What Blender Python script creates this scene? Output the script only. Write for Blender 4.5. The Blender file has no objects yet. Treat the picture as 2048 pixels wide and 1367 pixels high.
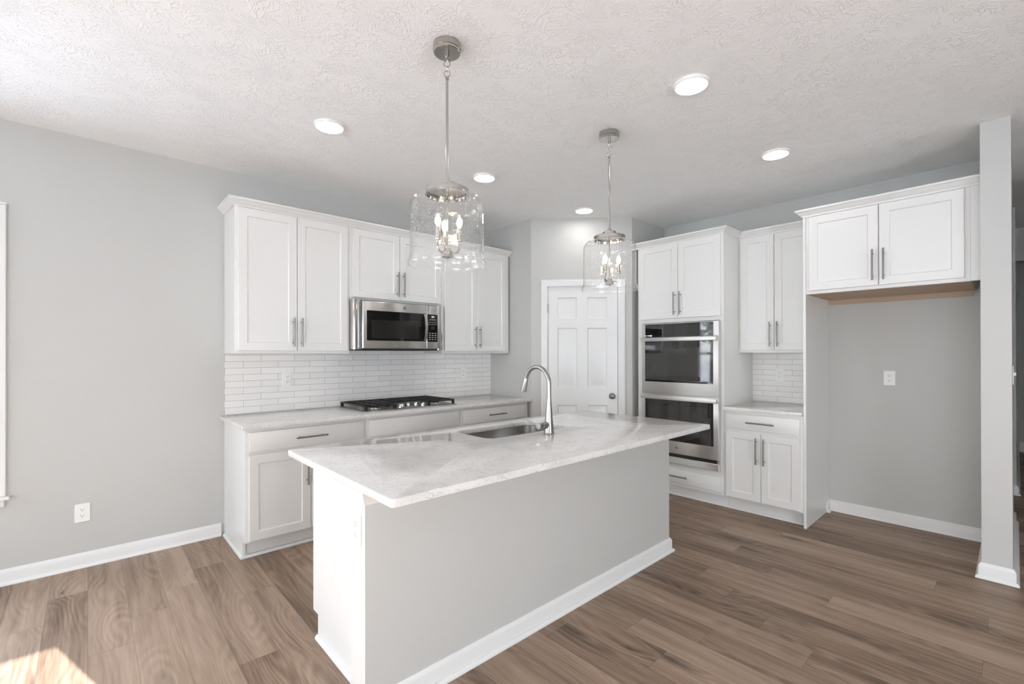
import bpy, bmesh, math, random
from mathutils import Vector, Matrix

random.seed(7)
S = bpy.context.scene
C = S.collection
PI = math.pi

# ------------------------------------------------------------------ camera, sky, sun, exposure
F_PX, TH, PITCH, ROLL, V0 = 924.5572, 0.8285, 0.0027, -0.0018, 703.463
cam = bpy.data.cameras.new('camera')
cam.sensor_fit = 'HORIZONTAL'
cam.sensor_width = 36.0
cam.lens = 36.0 * F_PX / 2048.0
cam.shift_y = (V0 - 683.5) / 2048.0
cam.clip_start = 0.02
camo = bpy.data.objects.new('camera', cam)
C.objects.link(camo)
_f = Vector((math.cos(TH), math.sin(TH), 0)); _r = Vector((math.sin(TH), -math.cos(TH), 0)); _z = Vector((0, 0, 1))
f2 = _f * math.cos(PITCH) + _z * math.sin(PITCH)
u1 = _z * math.cos(PITCH) - _f * math.sin(PITCH)
r2 = _r * math.cos(ROLL) + u1 * math.sin(ROLL)
u2 = u1 * math.cos(ROLL) - _r * math.sin(ROLL)
camo.matrix_world = Matrix(((r2.x, u2.x, -f2.x, 0), (r2.y, u2.y, -f2.y, 0), (r2.z, u2.z, -f2.z, 1.375), (0, 0, 0, 1)))
S.camera = camo

S.view_settings.view_transform = 'Standard'
S.view_settings.look = 'None'
S.view_settings.gamma = 1.0
S.view_settings.exposure = 0.72
S.cycles.use_denoising = True
S.cycles.max_bounces = 20
S.cycles.diffuse_bounces = 14
S.cycles.glossy_bounces = 6
S.cycles.transparent_max_bounces = 24
S.cycles.sample_clamp_indirect = 6.0
S.cycles.caustics_reflective = False
S.cycles.caustics_refractive = False

SKY_STRENGTH = 7.2
SUN_STRENGTH = 25.0
LENS_STRENGTH = 23.0
BULB_STRENGTH = 14.0
world = bpy.data.worlds.new('sky'); S.world = world
world.use_nodes = True
wn = world.node_tree; wn.nodes.clear()
wo = wn.nodes.new('ShaderNodeOutputWorld'); wb = wn.nodes.new('ShaderNodeBackground')
wt = wn.nodes.new('ShaderNodeTexCoord'); ws = wn.nodes.new('ShaderNodeSeparateXYZ'); wr = wn.nodes.new('ShaderNodeValToRGB')
wn.links.new(wt.outputs['Generated'], ws.inputs[0]); wn.links.new(ws.outputs['Z'], wr.inputs[0])
wr.color_ramp.elements[0].position = 0.0; wr.color_ramp.elements[0].color = (0.92, 0.96, 1.0, 1)
wr.color_ramp.elements[1].position = 0.7; wr.color_ramp.elements[1].color = (0.76, 0.855, 1.0, 1)
wn.links.new(wr.outputs[0], wb.inputs['Color']); wb.inputs['Strength'].default_value = SKY_STRENGTH
wn.links.new(wb.outputs[0], wo.inputs['Surface'])

sun = bpy.data.lights.new('sun', 'SUN'); sun.energy = SUN_STRENGTH; sun.angle = 0.003; sun.color = (0.97, 0.98, 1.0)
suno = bpy.data.objects.new('sun', sun); C.objects.link(suno)
ELEV = math.atan(2.01 / 6.36)
sd = Vector((-0.278 * math.cos(ELEV), 0.961 * math.cos(ELEV), -math.sin(ELEV)))
suno.rotation_euler = sd.to_track_quat('-Z', 'Y').to_euler()
suno.location = (2, -5, 4)

# key dimensions (metres)
YR, XO, CEIL = 4.084, 4.795, 2.778
XW, XD, YRET, YDG = 3.4065, 4.1445, 2.68, 3.418
XMIN, YMIN, XMAX = -4.3, -3.0, 9.5
WT = 0.12

# daylight openings: portals guide the sky light in
def portal(name, loc, rot, sx, sy):
    l = bpy.data.lights.new(name, 'AREA'); l.shape = 'RECTANGLE'; l.size = sx; l.size_y = sy; l.energy = 1
    l.cycles.is_portal = True
    o = bpy.data.objects.new(name, l); C.objects.link(o); o.location = loc; o.rotation_euler = rot
WIN_L = (-2.3, -0.425, 0.53, 2.20)      # left wall window x0 x1 z0 z1
WIN_S = (2.0, 3.8, 1.15, 2.5)           # side wall window y0 y1 z0 z1
WIN_FILL = (-2.85, 0.6, 0.03, 1.75)          # unseen extra side window, added to fill the right side with daylight
DOOR_P = (-0.1, 1.71, 0.0, 2.06)         # patio door in the wall behind the camera
portal('sky_portal_window', ((WIN_L[0] + WIN_L[1]) / 2, YR + WT + 0.01, (WIN_L[2] + WIN_L[3]) / 2), (-PI / 2, 0, 0), WIN_L[1] - WIN_L[0], WIN_L[3] - WIN_L[2])
portal('sky_portal_side', (XMIN - WT - 0.01, (WIN_S[0] + WIN_S[1]) / 2, (WIN_S[2] + WIN_S[3]) / 2), (0, -PI / 2, 0), WIN_S[3] - WIN_S[2], WIN_S[1] - WIN_S[0])
portal('sky_portal_fill', (XMIN - WT - 0.01, (WIN_FILL[0] + WIN_FILL[1]) / 2, (WIN_FILL[2] + WIN_FILL[3]) / 2), (0, -PI / 2, 0), WIN_FILL[3] - WIN_FILL[2], WIN_FILL[1] - WIN_FILL[0])
portal('sky_portal_patio', ((DOOR_P[0] + DOOR_P[1]) / 2, YMIN - WT - 0.01, DOOR_P[3] / 2), (PI / 2, 0, 0), DOOR_P[1] - DOOR_P[0], DOOR_P[3])

# ------------------------------------------------------------------ materials
MATS = {}
def principled(name, color, rough=0.5, metal=0.0, spec=0.5, coat=0.0):
    m = bpy.data.materials.new(name); m.use_nodes = True
    b = m.node_tree.nodes['Principled BSDF']
    b.inputs['Base Color'].default_value = (*color, 1)
    b.inputs['Roughness'].default_value = rough
    b.inputs['Metallic'].default_value = metal
    b.inputs['Specular IOR Level'].default_value = spec
    b.inputs['Coat Weight'].default_value = coat
    MATS[name] = m
    return m
class NT:
    def __init__(s, m): s.t = m.node_tree; s.b = s.t.nodes.get('Principled BSDF')
    def n(s, typ, **kw):
        nd = s.t.nodes.new(typ)
        for k, v in kw.items(): setattr(nd, k, v)
        return nd
    def l(s, a, b): s.t.links.new(a, b)
    def math(s, op, a, b=None, c=None):
        nd = s.n('ShaderNodeMath', operation=op)
        for i, v in enumerate((a, b, c)):
            if v is None: continue
            if isinstance(v, (int, float)): nd.inputs[i].default_value = v
            else: s.l(v, nd.inputs[i])
        return nd.outputs[0]
    def ramp(s, fac, stops):
        nd = s.n('ShaderNodeValToRGB'); cr = nd.color_ramp
        while len(cr.elements) < len(stops): cr.elements.new(0.5)
        for e, (p, c) in zip(cr.elements, stops):
            e.position = p; e.color = (*c, 1) if len(c) == 3 else c
        s.l(fac, nd.inputs[0]); return nd.outputs[0]
    def noise(s, vec, scale, detail=2.0, rough=0.5, dist=0.0):
        nd = s.n('ShaderNodeTexNoise'); nd.inputs['Scale'].default_value = scale; nd.inputs['Detail'].default_value = detail
        nd.inputs['Roughness'].default_value = rough; nd.inputs['Distortion'].default_value = dist
        s.l(vec, nd.inputs['Vector']); return nd.outputs[0]
    def bump(s, h, strength, dist=0.01, normal=None):
        nd = s.n('ShaderNodeBump'); nd.inputs['Strength'].default_value = strength; nd.inputs['Distance'].default_value = dist
        s.l(h, nd.inputs['Height'])
        if normal is not None: s.l(normal, nd.inputs['Normal'])
        s.l(nd.outputs[0], s.b.inputs['Normal']); return nd.outputs[0]
    def mapping(s, vec, scale=(1, 1, 1), loc=(0, 0, 0)):
        nd = s.n('ShaderNodeMapping'); nd.inputs['Scale'].default_value = scale; nd.inputs['Location'].default_value = loc
        s.l(vec, nd.inputs['Vector']); return nd.outputs[0]

def mat_paint(name, col, rough, bump=0.04, scale=320):
    m = principled(name, col, rough); t = NT(m)
    tc = t.n('ShaderNodeTexCoord')
    t.bump(t.noise(tc.outputs['Object'], scale, 2), bump, 0.002)
    return m
mat_paint('wall_paint', (0.535, 0.535, 0.515), 0.55)
mat_paint('white_trim', (0.76, 0.765, 0.755), 0.32, 0.02, 60)
mat_paint('cabinet_white', (0.745, 0.745, 0.728), 0.33, 0.02, 40)
mat_paint('plate_white', (0.82, 0.82, 0.80), 0.28, 0.0)
principled('slot_dark', (0.03, 0.03, 0.03), 0.5)
principled('lamp_white', (0.82, 0.82, 0.81), 0.4)

def mat_ceiling():
    m = principled('ceiling_paint', (0.905, 0.912, 0.912), 0.8); t = NT(m)
    tc = t.n('ShaderNodeTexCoord')
    base = tc.outputs['Object']
    heights = []
    for k, (sc, off) in enumerate(((3.6, (0, 0, 0)), (3.1, (5.3, 2.7, 0)))):
        v = t.mapping(base, (1, 1, 0), off)
        wob = t.n('ShaderNodeTexNoise'); wob.inputs['Scale'].default_value = 14; wob.inputs['Detail'].default_value = 1
        t.l(v, wob.inputs['Vector'])
        w2 = t.n('ShaderNodeVectorMath', operation='SUBTRACT'); t.l(wob.outputs['Color'], w2.inputs[0]); w2.inputs[1].default_value = (0.5, 0.5, 0.5)
        w3 = t.n('ShaderNodeVectorMath', operation='SCALE'); t.l(w2.outputs[0], w3.inputs[0]); w3.inputs['Scale'].default_value = 0.045
        w4 = t.n('ShaderNodeVectorMath', operation='ADD'); t.l(v, w4.inputs[0]); t.l(w3.outputs[0], w4.inputs[1])
        vo = t.n('ShaderNodeTexVoronoi'); vo.voronoi_dimensions = '2D'; vo.inputs['Scale'].default_value = sc
        t.l(w4.outputs[0], vo.inputs['Vector'])
        d = t.n('ShaderNodeVectorMath', operation='SUBTRACT'); t.l(w4.outputs[0], d.inputs[0]); t.l(vo.outputs['Position'], d.inputs[1])
        sp = t.n('ShaderNodeSeparateXYZ'); t.l(d.outputs[0], sp.inputs[0])
        ang = t.math('ARCTAN2', sp.outputs[1], sp.outputs[0])
        ln = t.n('ShaderNodeVectorMath', operation='LENGTH'); t.l(d.outputs[0], ln.inputs[0])
        cs = t.math('MULTIPLY', t.math('COSINE', ang), 3.2); sn = t.math('MULTIPLY', t.math('SINE', ang), 3.2)
        sc_ = t.n('ShaderNodeSeparateColor'); t.l(vo.outputs['Color'], sc_.inputs[0])
        cb = t.n('ShaderNodeCombineXYZ'); t.l(cs, cb.inputs[0]); t.l(sn, cb.inputs[1])
        t.l(t.math('ADD', t.math('MULTIPLY', ln.outputs['Value'], 9.0), t.math('MULTIPLY', sc_.outputs[0], 50)), cb.inputs[2])
        nz = t.noise(cb.outputs[0], 2.3, 1.5, 0.5)
        ridge = t.ramp(t.math('ABSOLUTE', t.math('SUBTRACT', nz, 0.52)), [(0.0, (1, 1, 1)), (0.035, (0.25, 0.25, 0.25)), (0.06, (0, 0, 0))])
        msk = t.ramp(t.noise(v, 7 + k, 2), [(0.42, (0, 0, 0)), (0.58, (1, 1, 1))])
        heights.append(t.math('MULTIPLY', ridge, msk))
    h = t.math('MAXIMUM', heights[0], heights[1])
    h = t.math('ADD', h, t.math('MULTIPLY', t.noise(base, 60, 3), 0.10))
    t.bump(h, 0.5, 0.004)
mat_ceiling()

def mat_floor():
    m = principled('wood_plank', (0.3, 0.22, 0.17), 0.42, spec=0.4); t = NT(m)
    uv = t.n('ShaderNodeUVMap'); uv.uv_map = 'plank'
    at = t.n('ShaderNodeAttribute'); at.attribute_name = 'plank_id'
    pid = at.outputs['Fac']
    sp = t.n('ShaderNodeSeparateXYZ'); t.l(uv.outputs[0], sp.inputs[0])
    u, v = sp.outputs[0], sp.outputs[1]
    off = t.math('MULTIPLY', pid, 91.7)
    # knots, sparse, each dragging the grain round it
    kk = t.n('ShaderNodeCombineXYZ'); t.l(t.math('MULTIPLY', u, 5.5), kk.inputs[0]); t.l(t.math('MULTIPLY', v, 1.5), kk.inputs[1]); t.l(off, kk.inputs[2])
    vo = t.n('ShaderNodeTexVoronoi'); vo.inputs['Scale'].default_value = 1.0; t.l(kk.outputs[0], vo.inputs['Vector'])
    pull_ = t.ramp(vo.outputs['Distance'], [(0.0, (1, 1, 1)), (0.55, (0, 0, 0))])
    # grain field: almost straight along the plank, wavy near the knots
    wv = t.n('ShaderNodeCombineXYZ'); t.l(t.math('MULTIPLY', u, 4.0), wv.inputs[0]); t.l(t.math('MULTIPLY', v, 0.6), wv.inputs[1]); t.l(off, wv.inputs[2])
    warp = t.noise(wv.outputs[0], 1.5, 1.5, 0.45)
    big = t.math('ADD', t.math('MULTIPLY', u, 2.2), t.math('ADD', t.math('MULTIPLY', warp, 1.15), t.math('MULTIPLY', pull_, 0.35)))
    rings = t.math('SINE', t.math('MULTIPLY', big, 62.0))
    ringf = t.ramp(t.math('ADD', t.math('MULTIPLY', rings, 0.5), 0.5), [(0.0, (0, 0, 0)), (0.75, (0.7, 0.7, 0.7)), (1.0, (1, 1, 1))])
    gv = t.n('ShaderNodeCombineXYZ'); t.l(t.math('ADD', u, t.math('MULTIPLY', warp, 0.05)), gv.inputs[0]); t.l(t.math('MULTIPLY', v, 0.045), gv.inputs[1]); t.l(off, gv.inputs[2])
    fine = t.noise(gv.outputs[0], 150, 4, 0.65)
    mid = t.noise(gv.outputs[0], 26, 3, 0.55)
    dist = t.math('ADD', vo.outputs['Distance'], t.math('MULTIPLY', t.math('SUBTRACT', t.noise(kk.outputs[0], 8, 3), 0.5), 0.22))
    kc = t.n('ShaderNodeSeparateColor'); t.l(vo.outputs['Color'], kc.inputs[0])
    krad = t.math('ADD', 0.05, t.math('MULTIPLY', t.math('POWER', kc.outputs[1], 1.6), 0.32))
    knot = t.ramp(t.math('DIVIDE', dist, krad), [(0.15, (1, 1, 1)), (0.5, (0.5, 0.5, 0.5)), (1.0, (0, 0, 0))])
    tone = t.math('ADD', t.math('MULTIPLY', pid, 0.24), t.math('ADD', 0.05, t.math('MULTIPLY', mid, 0.50)))
    tone = t.math('ADD', tone, t.math('MULTIPLY', t.math('SUBTRACT', warp, 0.5), 0.38))
    tone = t.math('ADD', tone, t.math('MULTIPLY', t.math('SUBTRACT', fine, 0.5), 0.30))
    tone = t.math('ADD', tone, t.math('MULTIPLY', t.math('SUBTRACT', ringf, 0.5), t.math('ADD', 0.045, t.math('MULTIPLY', pull_, 0.13))))
    col = t.ramp(tone, [(0.10, (0.072, 0.042, 0.026)), (0.27, (0.178, 0.117, 0.078)), (0.42, (0.30, 0.211, 0.151)), (0.64, (0.42, 0.311, 0.236))])
    mx = t.n('ShaderNodeMix', data_type='RGBA'); t.l(t.math('MULTIPLY', knot, 0.82), mx.inputs['Factor'])
    t.l(col, mx.inputs['A']); mx.inputs['B'].default_value = (0.075, 0.05, 0.036, 1)
    # seams
    eu = t.math('MINIMUM', u, t.math('SUBTRACT', 0.164, u))
    at2 = t.n('ShaderNodeAttribute'); at2.attribute_name = 'plank_len'
    ev = t.math('MINIMUM', v, t.math('SUBTRACT', at2.outputs['Fac'], v))
    seam = t.math('LESS_THAN', t.math('MINIMUM', eu, ev), 0.0009)
    m2 = t.n('ShaderNodeMix', data_type='RGBA'); t.l(t.math('MULTIPLY', seam, 0.55), m2.inputs['Factor'])
    t.l(mx.outputs['Result'], m2.inputs['A']); m2.inputs['B'].default_value = (0.05, 0.035, 0.025, 1)
    t.l(m2.outputs['Result'], t.b.inputs['Base Color'])
    h = t.math('SUBTRACT', t.math('MULTIPLY', fine, 0.5), seam)
    t.bump(h, 0.12, 0.002)
    t.l(t.math('ADD', 0.36, t.math('MULTIPLY', fine, 0.16)), t.b.inputs['Roughness'])
mat_floor()

def mat_quartz():
    m = principled('quartz', (0.74, 0.73, 0.71), 0.09, spec=0.5); t = NT(m)
    tc = t.n('ShaderNodeTexCoord'); o = tc.outputs['Object']
    cloud = t.noise(o, 5, 4, 0.6)
    base = t.ramp(cloud, [(0.3, (0.66, 0.65, 0.63)), (0.7, (0.76, 0.75, 0.735))])
    # thin broken flecks
    v = t.mapping(o, (1.0, 2.2, 2.2))
    n1 = t.noise(v, 22, 3, 0.6, 1.2)
    ln = t.ramp(t.math('ABSOLUTE', t.math('SUBTRACT', n1, 0.5)), [(0.0, (1, 1, 1)), (0.022, (0, 0, 0))])
    msk = t.ramp(t.noise(o, 16, 3, 0.6), [(0.47, (0, 0, 0)), (0.60, (1, 1, 1))])
    f1 = t.math('MULTIPLY', ln, msk)
    n2 = t.noise(v, 75, 2, 0.5)
    f2_ = t.math('MULTIPLY', t.ramp(n2, [(0.63, (0, 0, 0)), (0.70, (1, 1, 1))]), 0.55)
    f = t.math('MAXIMUM', f1, f2_)
    mx = t.n('ShaderNodeMix', data_type='RGBA'); t.l(t.math('MULTIPLY', f, 0.75), mx.inputs['Factor'])
    t.l(base, mx.inputs['A']); mx.inputs['B'].default_value = (0.22, 0.21, 0.19, 1)
    t.l(mx.outputs['Result'], t.b.inputs['Base Color'])
mat_quartz()

def mat_tile():
    m = principled('glazed_tile', (0.72, 0.71, 0.69), 0.10, spec=0.5); t = NT(m)
    uv = t.n('ShaderNodeUVMap'); uv.uv_map = 'tile'
    br = t.n('ShaderNodeTexBrick'); br.offset = 0.5; br.offset_frequency = 2; br.squash = 1.0
    br.inputs['Scale'].default_value = 1.0; br.inputs['Brick Width'].default_value = 0.2515; br.inputs['Row Height'].default_value = 0.0506
    br.inputs['Mortar Size'].default_value = 0.0014; br.inputs['Mortar Smooth'].default_value = 0.3; br.inputs['Bias'].default_value = 0.0
    br.inputs['Color1'].default_value = (0.80, 0.79, 0.775, 1); br.inputs['Color2'].default_value = (0.86, 0.85, 0.835, 1)
    br.inputs['Mortar'].default_value = (0.34, 0.335, 0.32, 1)
    t.l(uv.outputs[0], br.inputs['Vector'])
    t.l(br.outputs['Color'], t.b.inputs['Base Color'])
    t.l(t.math('ADD', 0.08, t.math('MULTIPLY', br.outputs['Fac'], 0.6)), t.b.inputs['Roughness'])
    sc = t.n('ShaderNodeSeparateColor'); t.l(br.outputs['Color'], sc.inputs[0])
    nv = t.n('ShaderNodeVectorMath', operation='ADD'); t.l(uv.outputs[0], nv.inputs[0])
    cb = t.n('ShaderNodeCombineXYZ'); t.l(t.math('MULTIPLY', sc.outputs[0], 300), cb.inputs[2]); t.l(cb.outputs[0], nv.inputs[1])
    wav = t.noise(nv.outputs[0], 22, 2, 0.5)
    h = t.math('SUBTRACT', t.math('MULTIPLY', wav, 0.8), t.math('MULTIPLY', br.outputs['Fac'], 0.6))
    t.bump(h, 0.35, 0.004)
mat_tile()

def mat_brushed(name, col, rough, axis=(4, 4, 260), amt=0.12, bump=0.02):
    m = principled(name, col, rough, 1.0); t = NT(m)
    tc = t.n('ShaderNodeTexCoord')
    n = t.noise(t.mapping(tc.outputs['Object'], axis), 3, 3)
    t.l(t.math('ADD', rough - amt / 2, t.math('MULTIPLY', n, amt)), t.b.inputs['Roughness'])
    t.bump(n, bump, 0.001)
    return m
def brushed_sheet(m, aniso=0.85):
    # horizontal brushing: highlights stretch upright
    t = NT(m); tg = t.n('ShaderNodeTangent'); tg.direction_type = 'RADIAL'; tg.axis = 'Z'
    t.b.inputs['Anisotropic'].default_value = aniso; t.b.inputs['Anisotropic Rotation'].default_value = 0.25
    t.l(tg.outputs[0], t.b.inputs['Tangent'])
brushed_sheet(mat_brushed('stainless', (0.60, 0.595, 0.58), 0.26))
mat_brushed('brushed_nickel', (0.36, 0.352, 0.335), 0.34, (200, 200, 6), 0.1, 0.01)
mat_brushed('pendant_nickel', (0.50, 0.485, 0.46), 0.15, (200, 200, 6), 0.08, 0.004)
mat_brushed('pull_metal', (0.25, 0.243, 0.232), 0.32, (60, 60, 60), 0.1, 0.01)
brushed_sheet(mat_brushed('sink_steel', (0.56, 0.55, 0.535), 0.24, (3, 3, 160), 0.03, 0.0), 0.7)
principled('chrome', (0.75, 0.74, 0.73), 0.08, 1.0)
brushed_sheet(mat_brushed('satin_steel', (0.70, 0.69, 0.675), 0.40), 0.8)
principled('oven_glass', (0.008, 0.008, 0.008), 0.03, spec=0.75)
principled('oven_screen', (0.022, 0.022, 0.021), 0.05, spec=0.75)
principled('black_glass', (0.006, 0.006, 0.006), 0.03, spec=0.42)
principled('dark_window', (0.016, 0.016, 0.015), 0.06, spec=0.42)
principled('cast_iron', (0.012, 0.012, 0.012), 0.45)
principled('black_plastic', (0.015, 0.015, 0.015), 0.35)
principled('gray_steel', (0.23, 0.23, 0.23), 0.35, 0.8)
principled('raw_wood', (0.50, 0.37, 0.26), 0.6)
principled('badge_gray', (0.33, 0.32, 0.31), 0.35, 0.7)
principled('print_white', (0.55, 0.55, 0.53), 0.5)
principled('snow_lawn', (0.72, 0.73, 0.74), 0.9)
principled('bark', (0.06, 0.045, 0.035), 0.9)
principled('tree_green', (0.04, 0.055, 0.035), 0.9)

def emit(name, col, s):
    m = bpy.data.materials.new(name); m.use_nodes = True; t = m.node_tree; t.nodes.clear()
    o = t.nodes.new('ShaderNodeOutputMaterial'); e = t.nodes.new('ShaderNodeEmission')
    e.inputs[0].default_value = (*col, 1); e.inputs[1].default_value = s; t.links.new(e.outputs[0], o.inputs[0]); MATS[name] = m
emit('lens_glow', (1.0, 0.98, 0.955), LENS_STRENGTH)
emit('filament_glow', (1.0, 0.80, 0.55), BULB_STRENGTH)
emit('display_glow', (0.85, 0.95, 1.0), 1.6)

def mat_glass(name, seeds=False, tint=(1, 1, 1)):
    m = bpy.data.materials.new(name); m.use_nodes = True; tr = m.node_tree; tr.nodes.clear(); MATS[name] = m
    t = NT.__new__(NT); t.t = tr; t.b = None
    out = t.n('ShaderNodeOutputMaterial'); tp = t.n('ShaderNodeBsdfTransparent'); gl = t.n('ShaderNodeBsdfGlossy')
    tp.inputs[0].default_value = (*tint, 1); gl.inputs['Roughness'].default_value = 0.02
    fr = t.n('ShaderNodeLayerWeight'); fr.inputs['Blend'].default_value = 0.5
    mx = t.n('ShaderNodeMixShader'); t.l(tp.outputs[0], mx.inputs[1]); t.l(gl.outputs[0], mx.inputs[2])
    fac = t.math('ADD', 0.035, t.math('MULTIPLY', t.math('POWER', fr.outputs['Facing'], 5.0), 0.85))
    if seeds:
        tc = t.n('ShaderNodeTexCoord')
        ws_ = t.n('ShaderNodeBump'); ws_.inputs['Strength'].default_value = 0.25; ws_.inputs['Distance'].default_value = 0.01
        t.l(t.noise(t.mapping(tc.outputs['Object'], (6, 6, 16)), 2.2, 2), ws_.inputs['Height'])
        t.l(ws_.outputs[0], fr.inputs['Normal']); t.l(ws_.outputs[0], gl.inputs['Normal'])
        vo = t.n('ShaderNodeTexVoronoi'); vo.inputs['Scale'].default_value = 210; t.l(tc.outputs['Object'], vo.inputs['Vector'])
        sc = t.n('ShaderNodeSeparateColor'); t.l(vo.outputs['Color'], sc.inputs[0])
        rad = t.math('MULTIPLY', t.math('POWER', sc.outputs[0], 2.6), 0.30)
        dot = t.math('LESS_THAN', vo.outputs['Distance'], rad)
        df = t.n('ShaderNodeBsdfDiffuse'); df.inputs[0].default_value = (0.9, 0.9, 0.9, 1)
        trl = t.n('ShaderNodeBsdfTranslucent'); trl.inputs[0].default_value = (0.9, 0.9, 0.9, 1)
        ad = t.n('ShaderNodeAddShader'); t.l(df.outputs[0], ad.inputs[0]); t.l(trl.outputs[0], ad.inputs[1])
        m3 = t.n('ShaderNodeMixShader'); t.l(t.math('MULTIPLY', dot, 0.6), m3.inputs[0])
        t.l(fac, mx.inputs[0]); t.l(mx.outputs[0], m3.inputs[1]); t.l(ad.outputs[0], m3.inputs[2])
        t.l(m3.outputs[0], out.inputs[0])
    else:
        t.l(fac, mx.inputs[0]); t.l(mx.outputs[0], out.inputs[0])
mat_glass('seeded_glass', True)
mat_glass('clear_glass', False)

# ------------------------------------------------------------------ mesh helpers
class MB:
    """collects shapes and links them as one mesh object"""
    def __init__(s): s.bm = bmesh.new()
    def box(s, x0, x1, y0, y1, z0, z1, bev=0.0, seg=1):
        t = bmesh.new()
        vs = [t.verts.new((x, y, z)) for x in (x0, x1) for y in (y0, y1) for z in (z0, z1)]
        for q in ((0, 1, 3, 2), (4, 6, 7, 5), (0, 4, 5, 1), (2, 3, 7, 6), (0, 2, 6, 4), (1, 5, 7, 3)): t.faces.new([vs[i] for i in q])
        bmesh.ops.recalc_face_normals(t, faces=t.faces)
        if bev > 0: bmesh.ops.bevel(t, geom=list(t.edges), offset=bev, segments=seg, profile=0.5, affect='EDGES')
        return s.merge(t)
    def merge(s, t, M=None):
        if M is not None: bmesh.ops.transform(t, matrix=M, verts=t.verts)
        me = bpy.data.meshes.new('tmp'); t.to_mesh(me); t.free(); s.bm.from_mesh(me); bpy.data.meshes.remove(me); return s
    def lathe(s, prof, center=(0, 0, 0), seg=32, axis='Z', closed=False):
        """prof: (r, h) points turned round an axis through center"""
        t = bmesh.new(); rings = []
        for r, h in prof:
            if r < 1e-6: rings.append([t.verts.new((0, 0, h))])
            else: rings.append([t.verts.new((r * math.cos(2 * PI * i / seg), r * math.sin(2 * PI * i / seg), h)) for i in range(seg)])
        pairs = list(zip(rings, rings[1:]))
        if closed: pairs.append((rings[-1], rings[0]))
        for a, b in pairs:
            if len(a) == 1 and len(b) == 1: continue
            for i in range(seg):
                j = (i + 1) % seg
                if len(a) == 1: t.faces.new((a[0], b[j], b[i]))
                elif len(b) == 1: t.faces.new((a[i], a[j], b[0]))
                else: t.faces.new((a[i], a[j], b[j], b[i]))
        bmesh.ops.recalc_face_normals(t, faces=t.faces)
        for f in t.faces: f.smooth = True
        M = Matrix.Translation(center)
        if axis == 'X': M = M @ Matrix.Rotation(PI / 2, 4, 'Y')
        if axis == 'Y': M = M @ Matrix.Rotation(-PI / 2, 4, 'X')
        if isinstance(axis, Vector): M = M @ axis.to_track_quat('Z', 'Y').to_matrix().to_4x4()
        return s.merge(t, M)
    def cyl(s, p, r, h, axis='Z', seg=20, bev=0.0):
        b = min(bev, r * 0.5, h * 0.4)
        prof = [(0, 0), (r - b, 0), (r, b), (r, h - b), (r - b, h), (0, h)] if b > 0 else [(0, 0), (r, 0), (r, h), (0, h)]
        return s.lathe(prof, p, seg, axis)
    def tube(s, pts, rad, seg=12, cap=True):
        pts = [Vector(p) for p in pts]; n = len(pts)
        rads = rad if isinstance(rad, (list, tuple)) else [rad] * n
        t = bmesh.new(); rings = []; up = None
        for i in range(n):
            d = (pts[min(i + 1, n - 1)] - pts[max(i - 1, 0)]).normalized()
            if up is None:
                up = Vector((0, 0, 1)) if abs(d.z) < 0.9 else Vector((1, 0, 0))
            a = d.cross(up)
            if a.length < 1e-5: a = d.orthogonal()
            a.normalize(); b = a.cross(d).normalized(); up = b
            rings.append([t.verts.new(pts[i] + rads[i] * (a * math.cos(2 * PI * k / seg) + b * math.sin(2 * PI * k / seg))) for k in range(seg)])
        for r0, r1 in zip(rings, rings[1:]):
            for k in range(seg):
                t.faces.new((r0[k], r0[(k + 1) % seg], r1[(k + 1) % seg], r1[k]))
        if cap: t.faces.new(rings[0][::-1]); t.faces.new(rings[-1])
        bmesh.ops.recalc_face_normals(t, faces=t.faces)
        for f in t.faces: f.smooth = len(f.verts) == 4
        return s.merge(t)
    def torus(s, c, R, r, normal=Vector((0, 0, 1)), seg=24, m=8):
        t = bmesh.new(); g = []
        for i in range(seg):
            a = 2 * PI * i / seg
            g.append([t.verts.new(((R + r * math.cos(2 * PI * k / m)) * math.cos(a), (R + r * math.cos(2 * PI * k / m)) * math.sin(a), r * math.sin(2 * PI * k / m))) for k in range(m)])
        for i in range(seg):
            for k in range(m):
                f = t.faces.new((g[i][k], g[(i + 1) % seg][k], g[(i + 1) % seg][(k + 1) % m], g[i][(k + 1) % m])); f.smooth = True
        bmesh.ops.recalc_face_normals(t, faces=t.faces)
        return s.merge(t, Matrix.Translation(c) @ normal.to_track_quat('Z', 'Y').to_matrix().to_4x4())
    def prism(s, poly, z0, z1, bev=0.0):
        t = bmesh.new()
        a = [t.verts.new((x, y, z0)) for x, y in poly]; b = [t.verts.new((x, y, z1)) for x, y in poly]; n = len(poly)
        t.faces.new(a[::-1]); t.faces.new(b)
        for i in range(n): t.faces.new((a[i], a[(i + 1) % n], b[(i + 1) % n], b[i]))
        bmesh.ops.recalc_face_normals(t, faces=t.faces)
        if bev > 0: bmesh.ops.bevel(t, geom=list(t.edges), offset=bev, segments=1, affect='EDGES')
        return s.merge(t)
    def sweep(s, path, prof, closed=False):
        """profile (out, z) swept along an XY path; out points to the right of travel; corners are mitred"""
        t = bmesh.new(); n = len(path); rings = []
        P = [Vector((p[0], p[1])) for p in path]
        for i in range(n):
            d0 = (P[i] - P[i - 1]).normalized() if (i > 0 or closed) else None
            d1 = (P[(i + 1) % n] - P[i]).normalized() if (i < n - 1 or closed) else None
            if d0 is None: d0 = d1
            if d1 is None: d1 = d0
            n0 = Vector((d0.y, -d0.x)); n1 = Vector((d1.y, -d1.x))
            m = (n0 + n1); m = m / max(1e-6, m.dot(n0))
            rings.append([t.verts.new((P[i].x + m.x * o, P[i].y + m.y * o, z)) for o, z in prof])
        k = len(prof)
        rng = range(n if closed else n - 1)
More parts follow.
